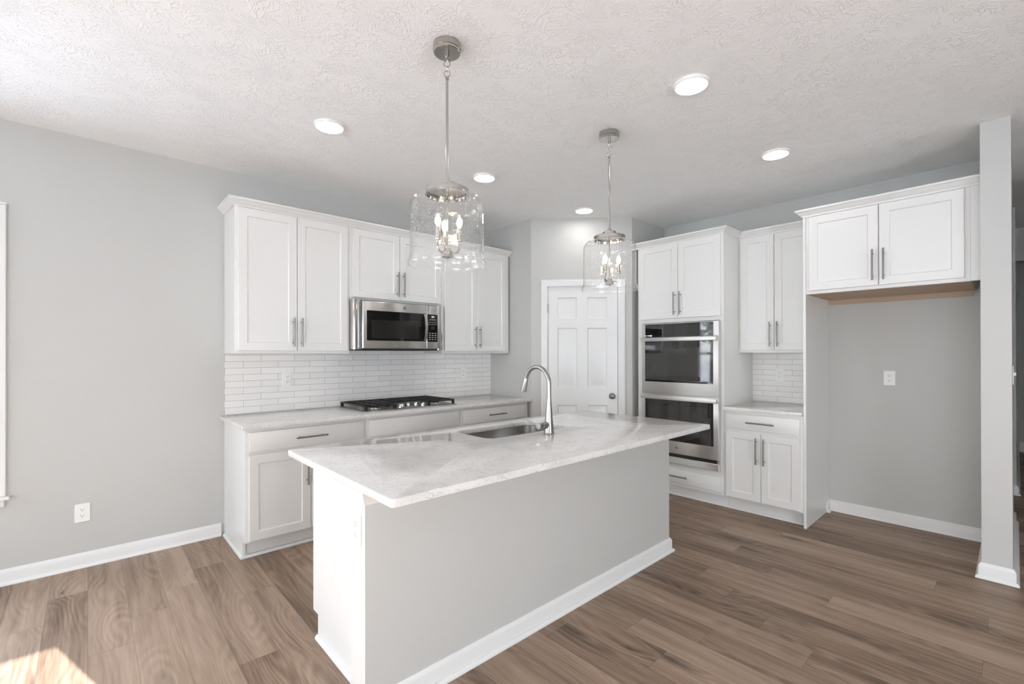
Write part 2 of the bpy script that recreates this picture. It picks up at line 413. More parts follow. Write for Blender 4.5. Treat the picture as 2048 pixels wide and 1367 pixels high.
        for i in rng:
            a, b = rings[i], rings[(i + 1) % n]
            for j in range(k):
                t.faces.new((a[j], a[(j + 1) % k], b[(j + 1) % k], b[j]))
        if not closed:
            t.faces.new(rings[0]); t.faces.new(rings[-1][::-1])
        bmesh.ops.recalc_face_normals(t, faces=t.faces)
        return s.merge(t)
    def shaker(s, x0, x1, z0, z1, yb, th=0.02, st=0.057, dep=0.008, slope=0.006):
        """recessed-panel door; front faces -Y at y = yb - th"""
        t = bmesh.new(); yf = yb - th; c = 0.0025
        def loop(i, y): return [t.verts.new(p) for p in ((x0 + i, y, z0 + i), (x1 - i, y, z0 + i), (x1 - i, y, z1 - i), (x0 + i, y, z1 - i))]
        L = [loop(0, yb), loop(0, yf + c), loop(c, yf), loop(st, yf), loop(st + slope, yf + dep)]
        t.faces.new(L[0][::-1])
        for a, b in zip(L, L[1:]):
            for k in range(4): t.faces.new((a[k], a[(k + 1) % 4], b[(k + 1) % 4], b[k]))
        t.faces.new(L[-1])
        bmesh.ops.recalc_face_normals(t, faces=t.faces)
        return s.merge(t)
    def build(s, name, mat, parent=None, label=None):
        me = bpy.data.meshes.new(name); s.bm.to_mesh(me); s.bm.free()
        me.set_sharp_from_angle(angle=math.radians(30))
        me.materials.append(MATS[mat])
        o = bpy.data.objects.new(name, me); C.objects.link(o)
        if parent is not None: o.parent = parent
        if label: o['label'] = label
        return o

def thing(name, label, cat, loc=(0, 0, 0), rz=0.0, group=None):
    o = bpy.data.objects.new(name, None); C.objects.link(o); o.empty_display_size = 0.1
    o.location = loc; o.rotation_euler = (0, 0, rz)
    if label: o['label'] = label
    if cat: o['category'] = cat
    if group: o['group'] = group
    return o
def tag(o, label, cat, group=None):
    o['label'] = label; o['category'] = cat
    if group: o['group'] = group
    return o
def struct(o, label=None):
    o['kind'] = 'structure'
    if label: o['label'] = label
    return o
def copy_tree(o, parent=None):
    c = o.copy(); C.objects.link(c)
    if parent is not None: c.parent = parent
    for ch in list(o.children): copy_tree(ch, c)
    return c
def rrect(x0, x1, y0, y1, r, n=6):
    pts = []
    for cx, cy, a0 in ((x1 - r, y1 - r, 0), (x0 + r, y1 - r, 90), (x0 + r, y0 + r, 180), (x1 - r, y0 + r, 270)):
        for i in range(n + 1):
            a = math.radians(a0 + 90 * i / n); pts.append((cx + r * math.cos(a), cy + r * math.sin(a)))
    return pts

# ------------------------------------------------------------------ setting: floor, ceiling, walls
PW, PL = 0.164, 1.23
ENDS = {-1: 3.653, -2: 3.341, 0: 2.852, 1: 3.114, 2: 3.336, 4: 2.984, 3: 2.32, 16: 1.11, 15: 0.874, 18: 0.704, 17: 0.103, 14: 0.636,
        19: 1.056, 21: 0.801, 24: 0.973, 22: 0.325, 20: 0.1, 12: 1.314, 11: 1.093}
def build_floor():
    verts, faces, uvs, ids, lens = [], [], [], [], []
    y0, y1 = YMIN - WT, YR + 0.06
    for k in range(int(math.floor((XMIN - WT) / PW)), int(math.ceil((XMAX + 0.2) / PW))):
        e = ENDS.get(k, random.uniform(0, PL))
        ys = [y0] + sorted(e + i * PL for i in range(-8, 9) if y0 + 0.02 < e + i * PL < y1 - 0.02) + [y1]
        for a, b in zip(ys, ys[1:]):
            i = len(verts); verts += [(k * PW, a, 0), ((k + 1) * PW, a, 0), ((k + 1) * PW, b, 0), (k * PW, b, 0)]
            faces.append((i, i + 1, i + 2, i + 3)); uvs += [(0, 0), (PW, 0), (PW, b - a), (0, b - a)]
            ids.append(random.random()); lens.append(b - a)
    nv = len(verts)
    xa, xb = int(math.floor((XMIN - WT) / PW)) * PW, int(math.ceil((XMAX + 0.2) / PW)) * PW
    verts += [(xa, y0, -0.05), (xb, y0, -0.05), (xb, y1, -0.05), (xa, y1, -0.05)]
    faces.append((nv + 3, nv + 2, nv + 1, nv)); uvs += [(0.05, 0.5)] * 4; ids.append(0.5); lens.append(1.0)
    me = bpy.data.meshes.new('floor'); me.from_pydata(verts, [], faces)
    uvl = me.uv_layers.new(name='plank')
    for i, uv in enumerate(uvs): uvl.data[i].uv = uv
    a = me.attributes.new('plank_id', 'FLOAT', 'FACE'); b = me.attributes.new('plank_len', 'FLOAT', 'FACE')
    for i, v in enumerate(ids): a.data[i].value = v; b.data[i].value = lens[i]
    me.materials.append(MATS['wood_plank'])
    o = bpy.data.objects.new('floor', me); C.objects.link(o); struct(o)
build_floor()
struct(MB().box(XMIN - WT, XMAX + WT, YMIN - WT, YR + WT, CEIL, CEIL + 0.1).build('ceiling', 'ceiling_paint'))

def wall_x(name, y0, y1, x0, x1, hole=None):
    """wall running along X between y0 and y1, hole = x0 x1 z0 z1"""
    m = MB()
    if hole:
        a, b, c, d = hole
        m.box(x0, a, y0, y1, 0, CEIL); m.box(b, x1, y0, y1, 0, CEIL); m.box(a, b, y0, y1, d, CEIL)
        if c > 0: m.box(a, b, y0, y1, 0, c)
    else: m.box(x0, x1, y0, y1, 0, CEIL)
    return struct(m.build(name, 'wall_paint'))
wall_x('wall_left', YR, YR + WT, XMIN - WT, XMAX + WT, WIN_L)
wall_x('wall_front', YMIN - WT, YMIN, XMIN - WT, XMAX + WT, DOOR_P)
m = MB()
m.box(XMIN - WT, XMIN, YMIN, WIN_FILL[0], 0, CEIL).box(XMIN - WT, XMIN, WIN_FILL[1], WIN_S[0], 0, CEIL).box(XMIN - WT, XMIN, WIN_FILL[0], WIN_FILL[1], 0, WIN_FILL[2]).box(XMIN - WT, XMIN, WIN_FILL[0], WIN_FILL[1], WIN_FILL[3], CEIL).box(XMIN - WT, XMIN, WIN_S[1], YR, 0, CEIL)
m.box(XMIN - WT, XMIN, WIN_S[0], WIN_S[1], 0, WIN_S[2]).box(XMIN - WT, XMIN, WIN_S[0], WIN_S[1], WIN_S[3], CEIL)
struct(m.build('wall_side', 'wall_paint'))
struct(MB().box(XO, XO + WT, 0.146, YRET + WT, 0, CEIL).build('wall_right', 'wall_paint'))
struct(MB().box(4.03, 5.5, 0.016, 0.146, 0, CEIL).build('wall_end', 'wall_paint'))
struct(MB().box(6.6, XMAX, 0.0, 0.13, 0, CEIL).build('wall_hall', 'wall_paint'))
struct(MB().box(XMAX, XMAX + WT, YMIN, YR, 0, CEIL).build('wall_back', 'wall_paint'))
struct(MB().box(5.3, XMAX, -1.25, -1.13, 0, CEIL).build('wall_light_block', 'wall_paint'))  # unseen wall added to keep window light out of the hallway
struct(MB().box(7.75, 7.90, YMIN, 0.0, 2.41, CEIL).build('wall_header', 'wall_paint'))
# pantry: return, diagonal with a door opening, return
Q = math.sqrt(0.5)
def dg(s, n=0.0): return (XW + s * Q + n * Q, YDG - s * Q + n * Q)     # s along the diagonal, n into the wall
DL = 1.0437
DO0, DO1, DOZ = 0.160, 0.912, 2.085
m = MB()
m.prism([(XW, YR), (XW, YDG), (XW + 0.05, YDG + 0.12), (XW + 0.12, YR)], 0, CEIL)
m.prism([dg(0), dg(DO0), dg(DO0, 0.12), dg(0.0, 0.12)], 0, CEIL)
m.prism([dg(DO1), dg(DL), dg(DL, 0.12), dg(DO1, 0.12)], 0, CEIL)
m.prism([dg(DO0), dg(DO1), dg(DO1, 0.12), dg(DO0, 0.12)], DOZ, CEIL)
m.prism([(XD, YRET), (XO, YRET), (XO, YRET + 0.12), (XD + 0.05, YRET + 0.12)], 0, CEIL)
struct(m.build('wall_pantry', 'wall_paint'))

# baseboards with shoe moulding
BASE = [(0.0005, 0), (0.0005, 0.093), (0.004, 0.093), (0.008, 0.088), (0.013, 0.078), (0.014, 0.074), (0.014, 0.0)]
SHOE = [(0.014, 0), (0.014, 0.019), (0.019, 0.0185), (0.025, 0.014), (0.028, 0.007), (0.028, 0.0)]
def baseboard(name, path):
    m = MB(); m.sweep(path, BASE); m.sweep(path, SHOE); return struct(m.build(name, 'white_trim'))
baseboard('baseboard_left', [(0.744, YR), (XMIN, YR)][::-1])
baseboard('baseboard_right', [(XO - 0.10, 1.113), (XO, 1.113), (XO, 0.146)])
baseboard('baseboard_end', [(XO - 0.03, 0.146), (4.03, 0.146), (4.03, 0.016), (5.5, 0.016), (5.5, 0.146)])
baseboard('baseboard_side', [(XMIN, YMIN), (XMIN, YR)])
baseboard('baseboard_hall', [(6.6, 0.13), (6.6, 0.0), (XMAX, 0.0)])
m = MB(); m.box(XMAX - 0.016, XMAX - 0.0005, YMIN, -0.03, 0, 0.14); struct(m.build('baseboard_back', 'white_trim'))

# windows: one in the left wall (casing edge shows in the picture), one unseen in the side wall, plus another added there for fill light
def build_window(name, w, h, loc, rz):
    """local: x across, wall face at y=0, room on -y"""
    t = thing(name, None, None, loc, rz); struct(t)
    m = MB(); cw = 0.065
    m.box(-w / 2 - cw, -w / 2, -0.018, -0.001, 0, h + cw, 0.003); m.box(w / 2, w / 2 + cw, -0.018, -0.001, 0, h + cw, 0.003)
    m.box(-w / 2 - 0.001, w / 2 + 0.001, -0.018, -0.001, h, h + cw, 0.003)
    m.box(-w / 2 - cw - 0.004, w / 2 + cw + 0.004, -0.024, -0.001, h + cw, h + cw + 0.012, 0.003)
    m.build('window_casing', 'white_trim', t)
    MB().box(-w / 2 - cw - 0.018, w / 2 + cw + 0.018, -0.045, 0.10, -0.02, 0.0, 0.004).build('window_stool', 'white_trim', t)
    MB().box(-w / 2 - cw + 0.006, w / 2 + cw - 0.006, -0.016, -0.001, -0.065, -0.0205, 0.003).build('window_apron', 'white_trim', t)
    for i, (z0, z1, y) in enumerate(((0, h / 2 + 0.02, 0.045), (h / 2 - 0.02, h, 0.075))):
        s_ = MB(); fw_ = 0.045
        s_.box(-w / 2 + .001, -w / 2 + fw_, y, y + 0.03, z0, z1, 0.003).box(w / 2 - fw_, w / 2 - .001, y, y + 0.03, z0, z1, 0.003)
        s_.box(-w / 2 + fw_, w / 2 - fw_, y, y + 0.03, z0, z0 + fw_, 0.003).box(-w / 2 + fw_, w / 2 - fw_, y, y + 0.03, z1 - fw_, z1, 0.003)
        o = s_.build('window_sash', 'white_trim', t)
        MB().box(-w / 2 + fw_, w / 2 - fw_, y + 0.012, y + 0.016, z0 + fw_, z1 - fw_).build('window_pane', 'clear_glass', o)
    return t
build_window('window_1', WIN_L[1] - WIN_L[0], WIN_L[3] - WIN_L[2], ((WIN_L[0] + WIN_L[1]) / 2, YR, WIN_L[2]), 0)
build_window('window_2', WIN_S[1] - WIN_S[0], WIN_S[3] - WIN_S[2], (XMIN, (WIN_S[0] + WIN_S[1]) / 2, WIN_S[2]), PI / 2)
build_window('window_fill', WIN_FILL[1] - WIN_FILL[0], WIN_FILL[3] - WIN_FILL[2], (XMIN, (WIN_FILL[0] + WIN_FILL[1]) / 2, WIN_FILL[2]), PI / 2)
# patio door behind the camera
t = thing('door_2', None, None, ((DOOR_P[0] + DOOR_P[1]) / 2, YMIN, 0), PI); struct(t)
w = DOOR_P[1] - DOOR_P[0]; h = DOOR_P[3]
m = MB(); m.box(-w / 2 - .07, -w / 2, -.018, -.001, 0, h + .07).box(w / 2, w / 2 + .07, -.018, -.001, 0, h + .07).box(-w / 2, w / 2, -.018, -.001, h, h + .07)
m.build('door_casing', 'white_trim', t)
for a, b, y in ((-w / 2 + .001, 0.04, .03), (-0.04, w / 2 - .001, .07)):
    m = MB(); q = 0.05
    m.box(a, a + q, y, y + .035, .005, h - .001).box(b - q, b, y, y + .035, .005, h - .001).box(a + q, b - q, y, y + .035, .005, .005 + q).box(a + q, b - q, y, y + .035, h - q, h - .001)
    o = m.build('door_panel', 'white_trim', t)
    MB().box(a + q, b - q, y + .015, y + .02, .005 + q, h - q).build('door_glass', 'clear_glass', o)

# pantry door in the diagonal wall
t = thing('door_1', None, None, (XW, YDG, 0), -PI / 4)      # local x runs along the diagonal, -y faces the room
struct(t, 'white six panel pantry door in the angled corner wall')
m = MB(); cz = 2.136
CAS = [(0, 0.0015), (0.066, 0.0015), (0.066, 0.014), (0.055, 0.018), (0.045, 0.016), (0.030, 0.013), (0.012, 0.011), (0.004, 0.009), (0, 0.007)]
def casing(m, x0, x1, zt):
    # mitred three-sided casing, outer edge at x0/x1/zt, profile width inwards 0.066
    tb = bmesh.new(); rings = []
    for px, pz, mx, mz in ((x0, 0, 1, 0), (x0, zt, 1, -1), (x1, zt, -1, -1), (x1, 0, -1, 0)):
        rings.append([tb.verts.new((px + mx * (0.066 - o), -d, pz + mz * (0.066 - o))) for o, d in CAS])
    k = len(CAS)
    for a, b in zip(rings, rings[1:]):
        for j in range(k): tb.faces.new((a[j], a[(j + 1) % k], b[(j + 1) % k], b[j]))
    tb.faces.new(rings[0]); tb.faces.new(rings[-1])
    bmesh.ops.recalc_face_normals(tb, faces=tb.faces); m.merge(tb)
casing(m, 0.104, 0.968, cz)
m.box(DO0 + .001, 0.1745, 0.0, 0.115, 0, 2.0835).box(0.8975, DO1 - .001, 0.0, 0.115, 0, 2.0835).box(0.1745, 0.8975, 0.0, 0.115, 2.0745, 2.0835)
m.build('door_casing', 'white_trim', t)
def six_panel(m, x0, x1, z0, z1, y, panels):
    t_ = bmesh.new(); th = 0.035
    xs = sorted({x0, x1} | {p[0] for p in panels} | {p[1] for p in panels}); zs = sorted({z0, z1} | {p[2] for p in panels} | {p[3] for p in panels})
    V = {}
    def v(x, yy, z):
        k = (round(x, 5), round(yy, 5), round(z, 5))
        if k not in V: V[k] = t_.verts.new(k)
        return V[k]
    for a, b in zip(xs, xs[1:]):
        for c, d in zip(zs, zs[1:]):
            if any(abs(p[0] - a) < 1e-6 and abs(p[1] - b) < 1e-6 and abs(p[2] - c) < 1e-6 and abs(p[3] - d) < 1e-6 for p in panels):
                L = []
                for i, dy in ((0, 0), (0.010, 0.012), (0.022, 0.012), (0.047, 0.003)):
                    L.append([v(a + i, y + dy, c + i), v(b - i, y + dy, c + i), v(b - i, y + dy, d - i), v(a + i, y + dy, d - i)])
                for A, B in zip(L, L[1:]):
                    for k in range(4): t_.faces.new((A[k], A[(k + 1) % 4], B[(k + 1) % 4], B[k]))
                t_.faces.new(L[-1])
            else: t_.faces.new((v(a, y, c), v(b, y, c), v(b, y, d), v(a, y, d)))
    bk = [v(x0, y + th, z0), v(x1, y + th, z0), v(x1, y + th, z1), v(x0, y + th, z1)]
    t_.faces.new(bk[::-1])
    for x in (x0, x1):
        col = [v(x, y, z) for z in zs]; t_.faces.new(col + [v(x, y + th, z1), v(x, y + th, z0)])
    for z in (z0, z1):
        row = [v(x, y, z) for x in xs]; t_.faces.new(row + [v(x1, y + th, z), v(x0, y + th, z)])
    bmesh.ops.recalc_face_normals(t_, faces=t_.faces); m.merge(t_)
pn = [(a, b, c, d) for a, b in ((0.276, 0.476), (0.584, 0.786)) for c, d in ((0.20, 0.835), (1.01, 1.637), (1.735, 1.955))]
m = MB(); six_panel(m, 0.178, 0.894, 0.012, 2.071, 0.010, pn)
slab = m.build('door_slab', 'white_trim', t)
m = MB(); m.lathe([(0, 0), (0.031, 0), (0.031, 0.004), (0.027, 0.008), (0.011, 0.010), (0.010, 0.026), (0.018, 0.032), (0.0255, 0.041), (0.027, 0.050), (0.023, 0.059), (0.012, 0.064), (0, 0.065)], (0.838, 0.0095, 0.93), 32, Vector((0, -1, 0)))
m.build('door_knob', 'pull_metal', t, 'round satin nickel door knob')
for z in (1.838, 1.1, 0.25):
    MB().box(0.170, 0.1765, -0.003, 0.004, z - 0.047, z + 0.047, 0.001).cyl((0.1735, -0.004, z - 0.047), 0.006, 0.094, 'Z', 12).build('hinge', 'brushed_nickel', t)
MB().box(0.8950, 0.8974, 0.002, 0.012, 0.905, 0.962).build('strike_plate', 'pull_metal', t)

# ------------------------------------------------------------------ cabinetry
def pull(parent, x, y, z, length=0.219, vertical=True):
    """bar pull standing on a door face at y (front is -y)"""
    m = MB(); r = 0.0058; so = 0.034; e = 0.030
    if vertical:
        m.cyl((x, y - so, z - length / 2), r, length, 'Z', 14, 0.001)
        for dz in (-length / 2 + e, length / 2 - e): m.cyl((x, y - so, z + dz), 0.0042, so, 'Y', 10)
    else:
        m.cyl((x - length / 2, y - so, z), r, length, 'X', 14, 0.001)
        for dx in (-length / 2 + e, length / 2 - e): m.cyl((x + dx, y - so, z), 0.0042, so, 'Y', 10)
    return m.build('handle', 'pull_metal', parent)
def door(parent, x0, x1, z0, z1, hx, hz, name='door'):
    d = MB().shaker(x0, x1, z0, z1, -0.0004).build(name, 'cabinet_white', parent)
    if hx is not None: pull(d, hx, -0.0204, hz)
    return d
def drawer(parent, x0, x1, z0, z1, handle=True, length=0.219):
    d = MB().box(x0, x1, -0.0204, -0.0004, z0, z1, 0.004, 2).build('drawer_front', 'cabinet_white', parent)
    if handle: pull(d, (x0 + x1) / 2, -0.0204, (z0 + z1) / 2, length, False)
    return d
def upper_pair(t, w, z0, z1, hz):
    a, b = 0.021, w - 0.021; mid = (a + b) / 2
    door(t, a, mid - 0.002, z0, z1, mid - 0.030, hz); door(t, mid + 0.002, b, z0, z1, mid + 0.030, hz)
UT = 2.441
YU, YB = 3.749, 3.450           # face planes of the wall and base cabinets on the left wall
G = 0.0015
def wall_cab(label, x0, x1, y, z0, dz0, hz, depth, rz=0.0, xo=None, fill=0.0):
    t = thing('wall_cabinet', label, 'cabinet', (x0, y, 0) if xo is None else (xo, x0, 0), rz, 'white wall cabinets')
    w = abs(x1 - x0)
    MB().box(0.0004, w - 0.0004 + fill, 0, depth, z0, UT, 0.0012).build('cabinet_body', 'cabinet_white', t)
    upper_pair(t, w, dz0, 2.422, hz)
    return t
X0, X1, X2, X3 = 0.7655, 1.6035, 2.5175, 3.3555
wall_cab('tall white two door wall cabinet at the left end, beside the microwave', X0, X1, YU, 1.376, 1.398, 1.538, YR - YU - G)
wall_cab('short white two door wall cabinet directly above the microwave', X1, X2, YU, 1.828, 1.847, 1.986, YR - YU - G)
wall_cab('white two door wall cabinet right of the microwave, next to the pantry corner', X2, X3, YU, 1.376, 1.398, 1.538, YR - YU - G, fill=0.032)

def base_cab(label, x0, x1, y, depth, doors=2, false_front=False, rz=0.0, xo=None, end_left=False, fill=0.0):
    t = thing('base_cabinet', label, 'cabinet', (x0, y, 0) if xo is None else (xo, x0, 0), rz, 'white base cabinets')
    w = abs(x1 - x0)
    m = MB(); m.box(0.0004, w - 0.0004 + fill, 0, depth, 0.1145, 0.874, 0.001)
    if end_left: m.box(0.0004, 0.018, 0.068, depth, 0.0, 0.1145)
    m.build('cabinet_body', 'cabinet_white', t)
    MB().box(0.0185 if end_left else 0.0004, w - 0.0004 + fill, 0.080, 0.092, 0, 0.1143).build('toe_kick', 'cabinet_white', t)
    a, b = 0.021, w - 0.021; mid = (a + b) / 2
    drawer(t, a, b, 0.719, 0.851, not false_front)
    door(t, a, mid - 0.002, 0.127, 0.697, mid - 0.030, 0.554); door(t, mid + 0.002, b, 0.127, 0.697, mid + 0.030, 0.554)
    return t
base_cab('white base cabinet at the left end of the cooktop wall, one long drawer over doors', X0, X1, YB, YR - YB - G, end_left=True)
base_cab('white base cabinet under the gas cooktop, with a plain false drawer front', X1, X2, YB, YR - YB - G, false_front=True)
base_cab('white base cabinet right of the cooktop, against the pantry corner', X2, X3, YB, YR - YB - G, fill=0.03)

# tall oven cabinet (built-in opening), local x runs towards -Y world, front faces -X
XF = 4.135
RZ = -PI / 2
OY0, OY1 = 2.603, 1.742
t = thing('oven_cabinet', 'tall white cabinet housing the double oven, doors above and drawer below', 'cabinet', (XF, OY0, 0), RZ)
w = OY0 - OY1; dp = XO - XF - G
m = MB()
m.box(0, 0.055, 0, dp, 0.1145, UT, 0.001).box(w - 0.045, w, 0, dp, 0.1145, UT, 0.001)
m.box(0.055, w - 0.045, 0, dp, 1.668, UT).box(0.055, w - 0.045, 0, dp, 0.1145, 0.322).box(0.055, w - 0.045, dp - 0.012, dp, 0.322, 1.668)
m = m.build('cabinet_body', 'cabinet_white', t)
MB().box(0.0005, w - 0.0005, 0.080, 0.092, 0, 0.1143).build('toe_kick', 'cabinet_white', t)
a, b = 0.022, w - 0.021; mid = 2.603 - 2.163
door(t, a, mid - 0.002, 1.705, 2.422, mid - 0.030, 1.845); door(t, mid + 0.002, b, 1.705, 2.422, mid + 0.030, 1.845)
drawer(t, a, b, 0.147, 0.275)
# notch the tall cabinet's left stile back to the wall with a filler
MB().box(-0.0735, -0.0005, 0.30, 0.318, 0, UT).build('filler_strip', 'cabinet_white', t)

MY0, MY1 = 1.741, 1.1285
t = wall_cab('white two door wall cabinet between the oven tower and the fridge alcove', MY0, MY1, None, 1.376, 1.398, 1.538, XO - 4.46 - G, RZ, 4.46)
t = base_cab('white base cabinet between the oven tower and the fridge alcove, two doors', MY0, MY1, None, XO - XF - G, rz=RZ, xo=XF)

# fridge surround: tall side panel and deep cabinet above the alcove
tag(MB().box(XF - 0.004, XO - G, 1.1085, 1.1275, 0, UT, 0.001).build('fridge_side_panel', 'cabinet_white'),
    'tall white side panel standing at the left of the empty fridge alcove', 'panel')
FY0, FY1 = 1.1075, 0.1925
t = thing('fridge_cabinet', 'wide white two door cabinet above the empty fridge alcove', 'cabinet', (XF, FY0, 0), RZ)
w = FY0 - FY1; dp = XO - XF - G
MB().box(0.0, w, 0, dp - 0.001, 1.834, UT, 0.001).build('cabinet_body', 'cabinet_white', t)
MB().box(w + 0.0003, w + 0.0435, 0.0, 0.02, 1.830, UT).build('filler_strip', 'cabinet_white', t)
MB().box(0.002, w - 0.002, 0.0, 0.02, 1.829, 1.8339).build('bottom_rail', 'cabinet_white', t)
MB().box(0.002, w - 0.002, 0.021, dp - 0.022, 1.829, 1.8338).build('underside_panel', 'raw_wood', t, 'unpainted wood underside panel')
MB().box(0.002, w - 0.02, dp - 0.021, dp - 0.002, 1.79, 1.8338).build('mounting_rail', 'raw_wood', t, 'unpainted wood mounting rail')
a, b = 0.0225, 0.8875; mid = FY0 - 0.654
door(t, a, mid - 0.002, 1.853, 2.422, mid - 0.032, 1.996); door(t, mid + 0.002, b, 1.853, 2.422, mid + 0.030, 1.996)

# crown mouldings
CR = [(0.0, 2.4415), (0.0, 2.430), (0.006, 2.430), (0.007, 2.440), (0.012, 2.443), (0.020, 2.450), (0.030, 2.462), (0.036, 2.469), (0.044, 2.471), (0.044, 2.4855), (0.0, 2.4855)]
CR = [(o + 0.0006, z) for o, z in CR]
def crown(label, path):
    m = MB(); m.sweep(path, CR); return tag(m.build('crown_molding', 'cabinet_white'), label, 'molding', 'crown moldings on the cabinets')
crown('white crown molding along the tops of the wall cabinets around the microwave', [(X0, YR - G), (X0, YU), (XW - 0.002, YU)])
crown('white crown molding stepping from the oven tower back over the narrow cabinet', [(XF, YRET - 0.002), (XF, OY1), (4.46, OY1), (4.46, 1.174)])
crown('white crown molding on top of the cabinet above the fridge alcove', [(XO - G, 1.1275), (XF - 0.004, 1.1275), (XF - 0.004, 0.149)])

# shoe mouldings along toe kicks
SH2 = [(0.0005, 0), (0.0005, 0.018), (0.006, 0.0175), (0.012, 0.013), (0.015, 0.007), (0.015, 0.0)]
m = MB(); m.sweep([(X0, YR - 0.029), (X0, YB + 0.0675), (X3 + 0.03, YB + 0.0675)], SH2)
tag(m.build('shoe_molding', 'white_trim'), 'thin white shoe molding along the base cabinets below the cooktop', 'molding')
m = MB(); m.sweep([(XF + 0.079, OY0), (XF + 0.079, 1.129)], SH2)
tag(m.build('shoe_molding', 'white_trim'), 'thin white shoe molding along the toe kick below the oven', 'molding')

# ------------------------------------------------------------------ countertops and backsplash
CT, CB = 0.905, 0.8755
def slab(name, poly, z0, z1, mat, hole=None, bev=0.003):
    t_ = bmesh.new()
    vs = [t_.verts.new((x, y, z1)) for x, y in poly]
    es = [t_.edges.new((vs[i], vs[(i + 1) % len(vs)])) for i in range(len(vs))]
    if hole:
        hv = [t_.verts.new((x, y, z1)) for x, y in hole]
        es += [t_.edges.new((hv[i], hv[(i + 1) % len(hv)])) for i in range(len(hv))]
    bmesh.ops.triangle_fill(t_, edges=es, use_beauty=True)
    r = bmesh.ops.extrude_face_region(t_, geom=list(t_.faces))
    bmesh.ops.translate(t_, verts=[v for v in r['geom'] if isinstance(v, bmesh.types.BMVert)], vec=(0, 0, z0 - z1))
    bmesh.ops.recalc_face_normals(t_, faces=t_.faces)
    rim = [e for e in t_.edges if len(e.link_faces) == 2 and e.calc_face_angle(0) > 1.2 and abs(e.verts[0].co.z - e.verts[1].co.z) < 1e-6]
    bmesh.ops.bevel(t_, geom=rim, offset=bev, segments=2, profile=0.5, affect='EDGES')
    m = MB(); m.merge(t_); return m.build(name, mat)
tag(slab('countertop', [(0.736, YR - G), (0.736, 3.400), (0.740, 3.396), (XW - 0.002, 3.396), (XW - 0.002, YR - G)], CB, CT, 'quartz'),
    'speckled white quartz countertop along the cooktop wall', 'countertop')
tag(slab('countertop', [(4.096, 1.7415), (4.096, 1.1295), (XO - G, 1.1295), (XO - G, 1.7405), (4.134, 1.7405), (4.134, 1.745), (4.10, 1.745)], CB, CT, 'quartz'),
    'short quartz countertop between the oven tower and the fridge panel', 'countertop')

def backsplash(label, corners, u0, u1, v0, v1, thick, raised=None):
    """tiled slab: corners p0 (u0) and p1 (u1) on the front face, thickness vector"""
    p0, p1 = Vector(corners[0]), Vector(corners[1]); th = Vector(thick)
    z0, z1 = CT + 0.0005, 1.375
    P = [(p0.x, p0.y, z0), (p1.x, p1.y, z0), (p1.x, p1.y, z1), (p0.x, p0.y, z1)]
    B = [tuple(Vector(p) + Vector((th.x, th.y, 0))) for p in P]
    me = bpy.data.meshes.new('backsplash')
    fs = [(0, 1, 2, 3), (5, 4, 7, 6), (4, 0, 3, 7), (1, 5, 6, 2), (3, 2, 6, 7), (4, 5, 1, 0)]
    ext = []
    if raised:
        xa, xb, zb = raised
        uo = lambda x: u0 + (x - p0.x)
        ext = [(xa, p0.y, z1), (xb, p0.y, z1), (xb, p0.y, zb), (xa, p0.y, zb), (xa, p0.y + th.y, z1), (xb, p0.y + th.y, z1), (xb, p0.y + th.y, zb), (xa, p0.y + th.y, zb)]
        fs = fs + [tuple(i + 8 for i in f) for f in fs]
    me.from_pydata(P + B + ext, [], fs)
    uvs = {0: (u0, v0), 1: (u1, v0), 2: (u1, v1), 3: (u0, v1), 4: (u0, v0), 5: (u1, v0), 6: (u1, v1), 7: (u0, v1)}
    for i, q in enumerate(ext): uvs[8 + i] = (uo(q[0]), v0 + q[2] - z0)
    ul = me.uv_layers.new(name='tile')
    for lp in me.loops: ul.data[lp.index].uv = uvs[lp.vertex_index]
    me.materials.append(MATS['glazed_tile'])
    o = bpy.data.objects.new('backsplash', me); C.objects.link(o)
    return tag(o, label, 'backsplash')
ZR = 0.910
# rows start at ZR; even rows break at x = 0.013 + n*0.2515
def vcoord(z): return z - ZR + 0.0506 * 20
U = lambda x: x - 0.013 + 0.12575 + 0.2515 * 20
backsplash('long backsplash of glossy white subway tile behind the gas cooktop', [(X0 + 0.0015, YR - 0.009), (XW - 0.001, YR - 0.009)], U(X0 + 0.0015), U(XW - 0.001), vcoord(CT), vcoord(1.375), (0, 0.0085), (X1 + 0.001, X2 - 0.001, 1.43))
U2 = lambda y: -(y - 1.521) + 0.12575 + 0.2515 * 20
backsplash('small backsplash of glossy white subway tile beside the fridge panel', [(XO - 0.009, 1.7405), (XO - 0.009, 1.1295)], U2(1.7405), U2(1.1295), vcoord(CT), vcoord(1.375), (0.0085, 0))

# ------------------------------------------------------------------ island
IX0, IX1, IY0, IY1 = 0.7202, 3.014, 1.3577, 2.413
SK = (1.622, 2.280, 1.945, 2.298)
def round_poly(x0, x1, y0, y1, r): return rrect(x0, x1, y0, y1, r, 5)
tag(slab('countertop', round_poly(IX0, IX1, IY0, IY1, 0.012), CB, CT, 'quartz', rrect(*SK, 0.07, 8)),
    'large speckled white quartz countertop on the island, cut out for the sink', 'countertop')
t = thing('kitchen_island', 'kitchen island base with gray front wall and white end panel', 'island', (0, 0, 0))
KX0, KX1, KY0, KY1 = 0.757, 2.979, 1.634, 1.757
MB().box(KX0 + 0.001, KX1, KY0, KY1, 0, CB - 0.0005).build('knee_wall', 'wall_paint', t, 'gray painted island wall')
MB().box(KX0, KX0 + 0.0009, KY0 + 0.0002, KY1, 0.0, CB - 0.0006).build('end_cap', 'cabinet_white', t)
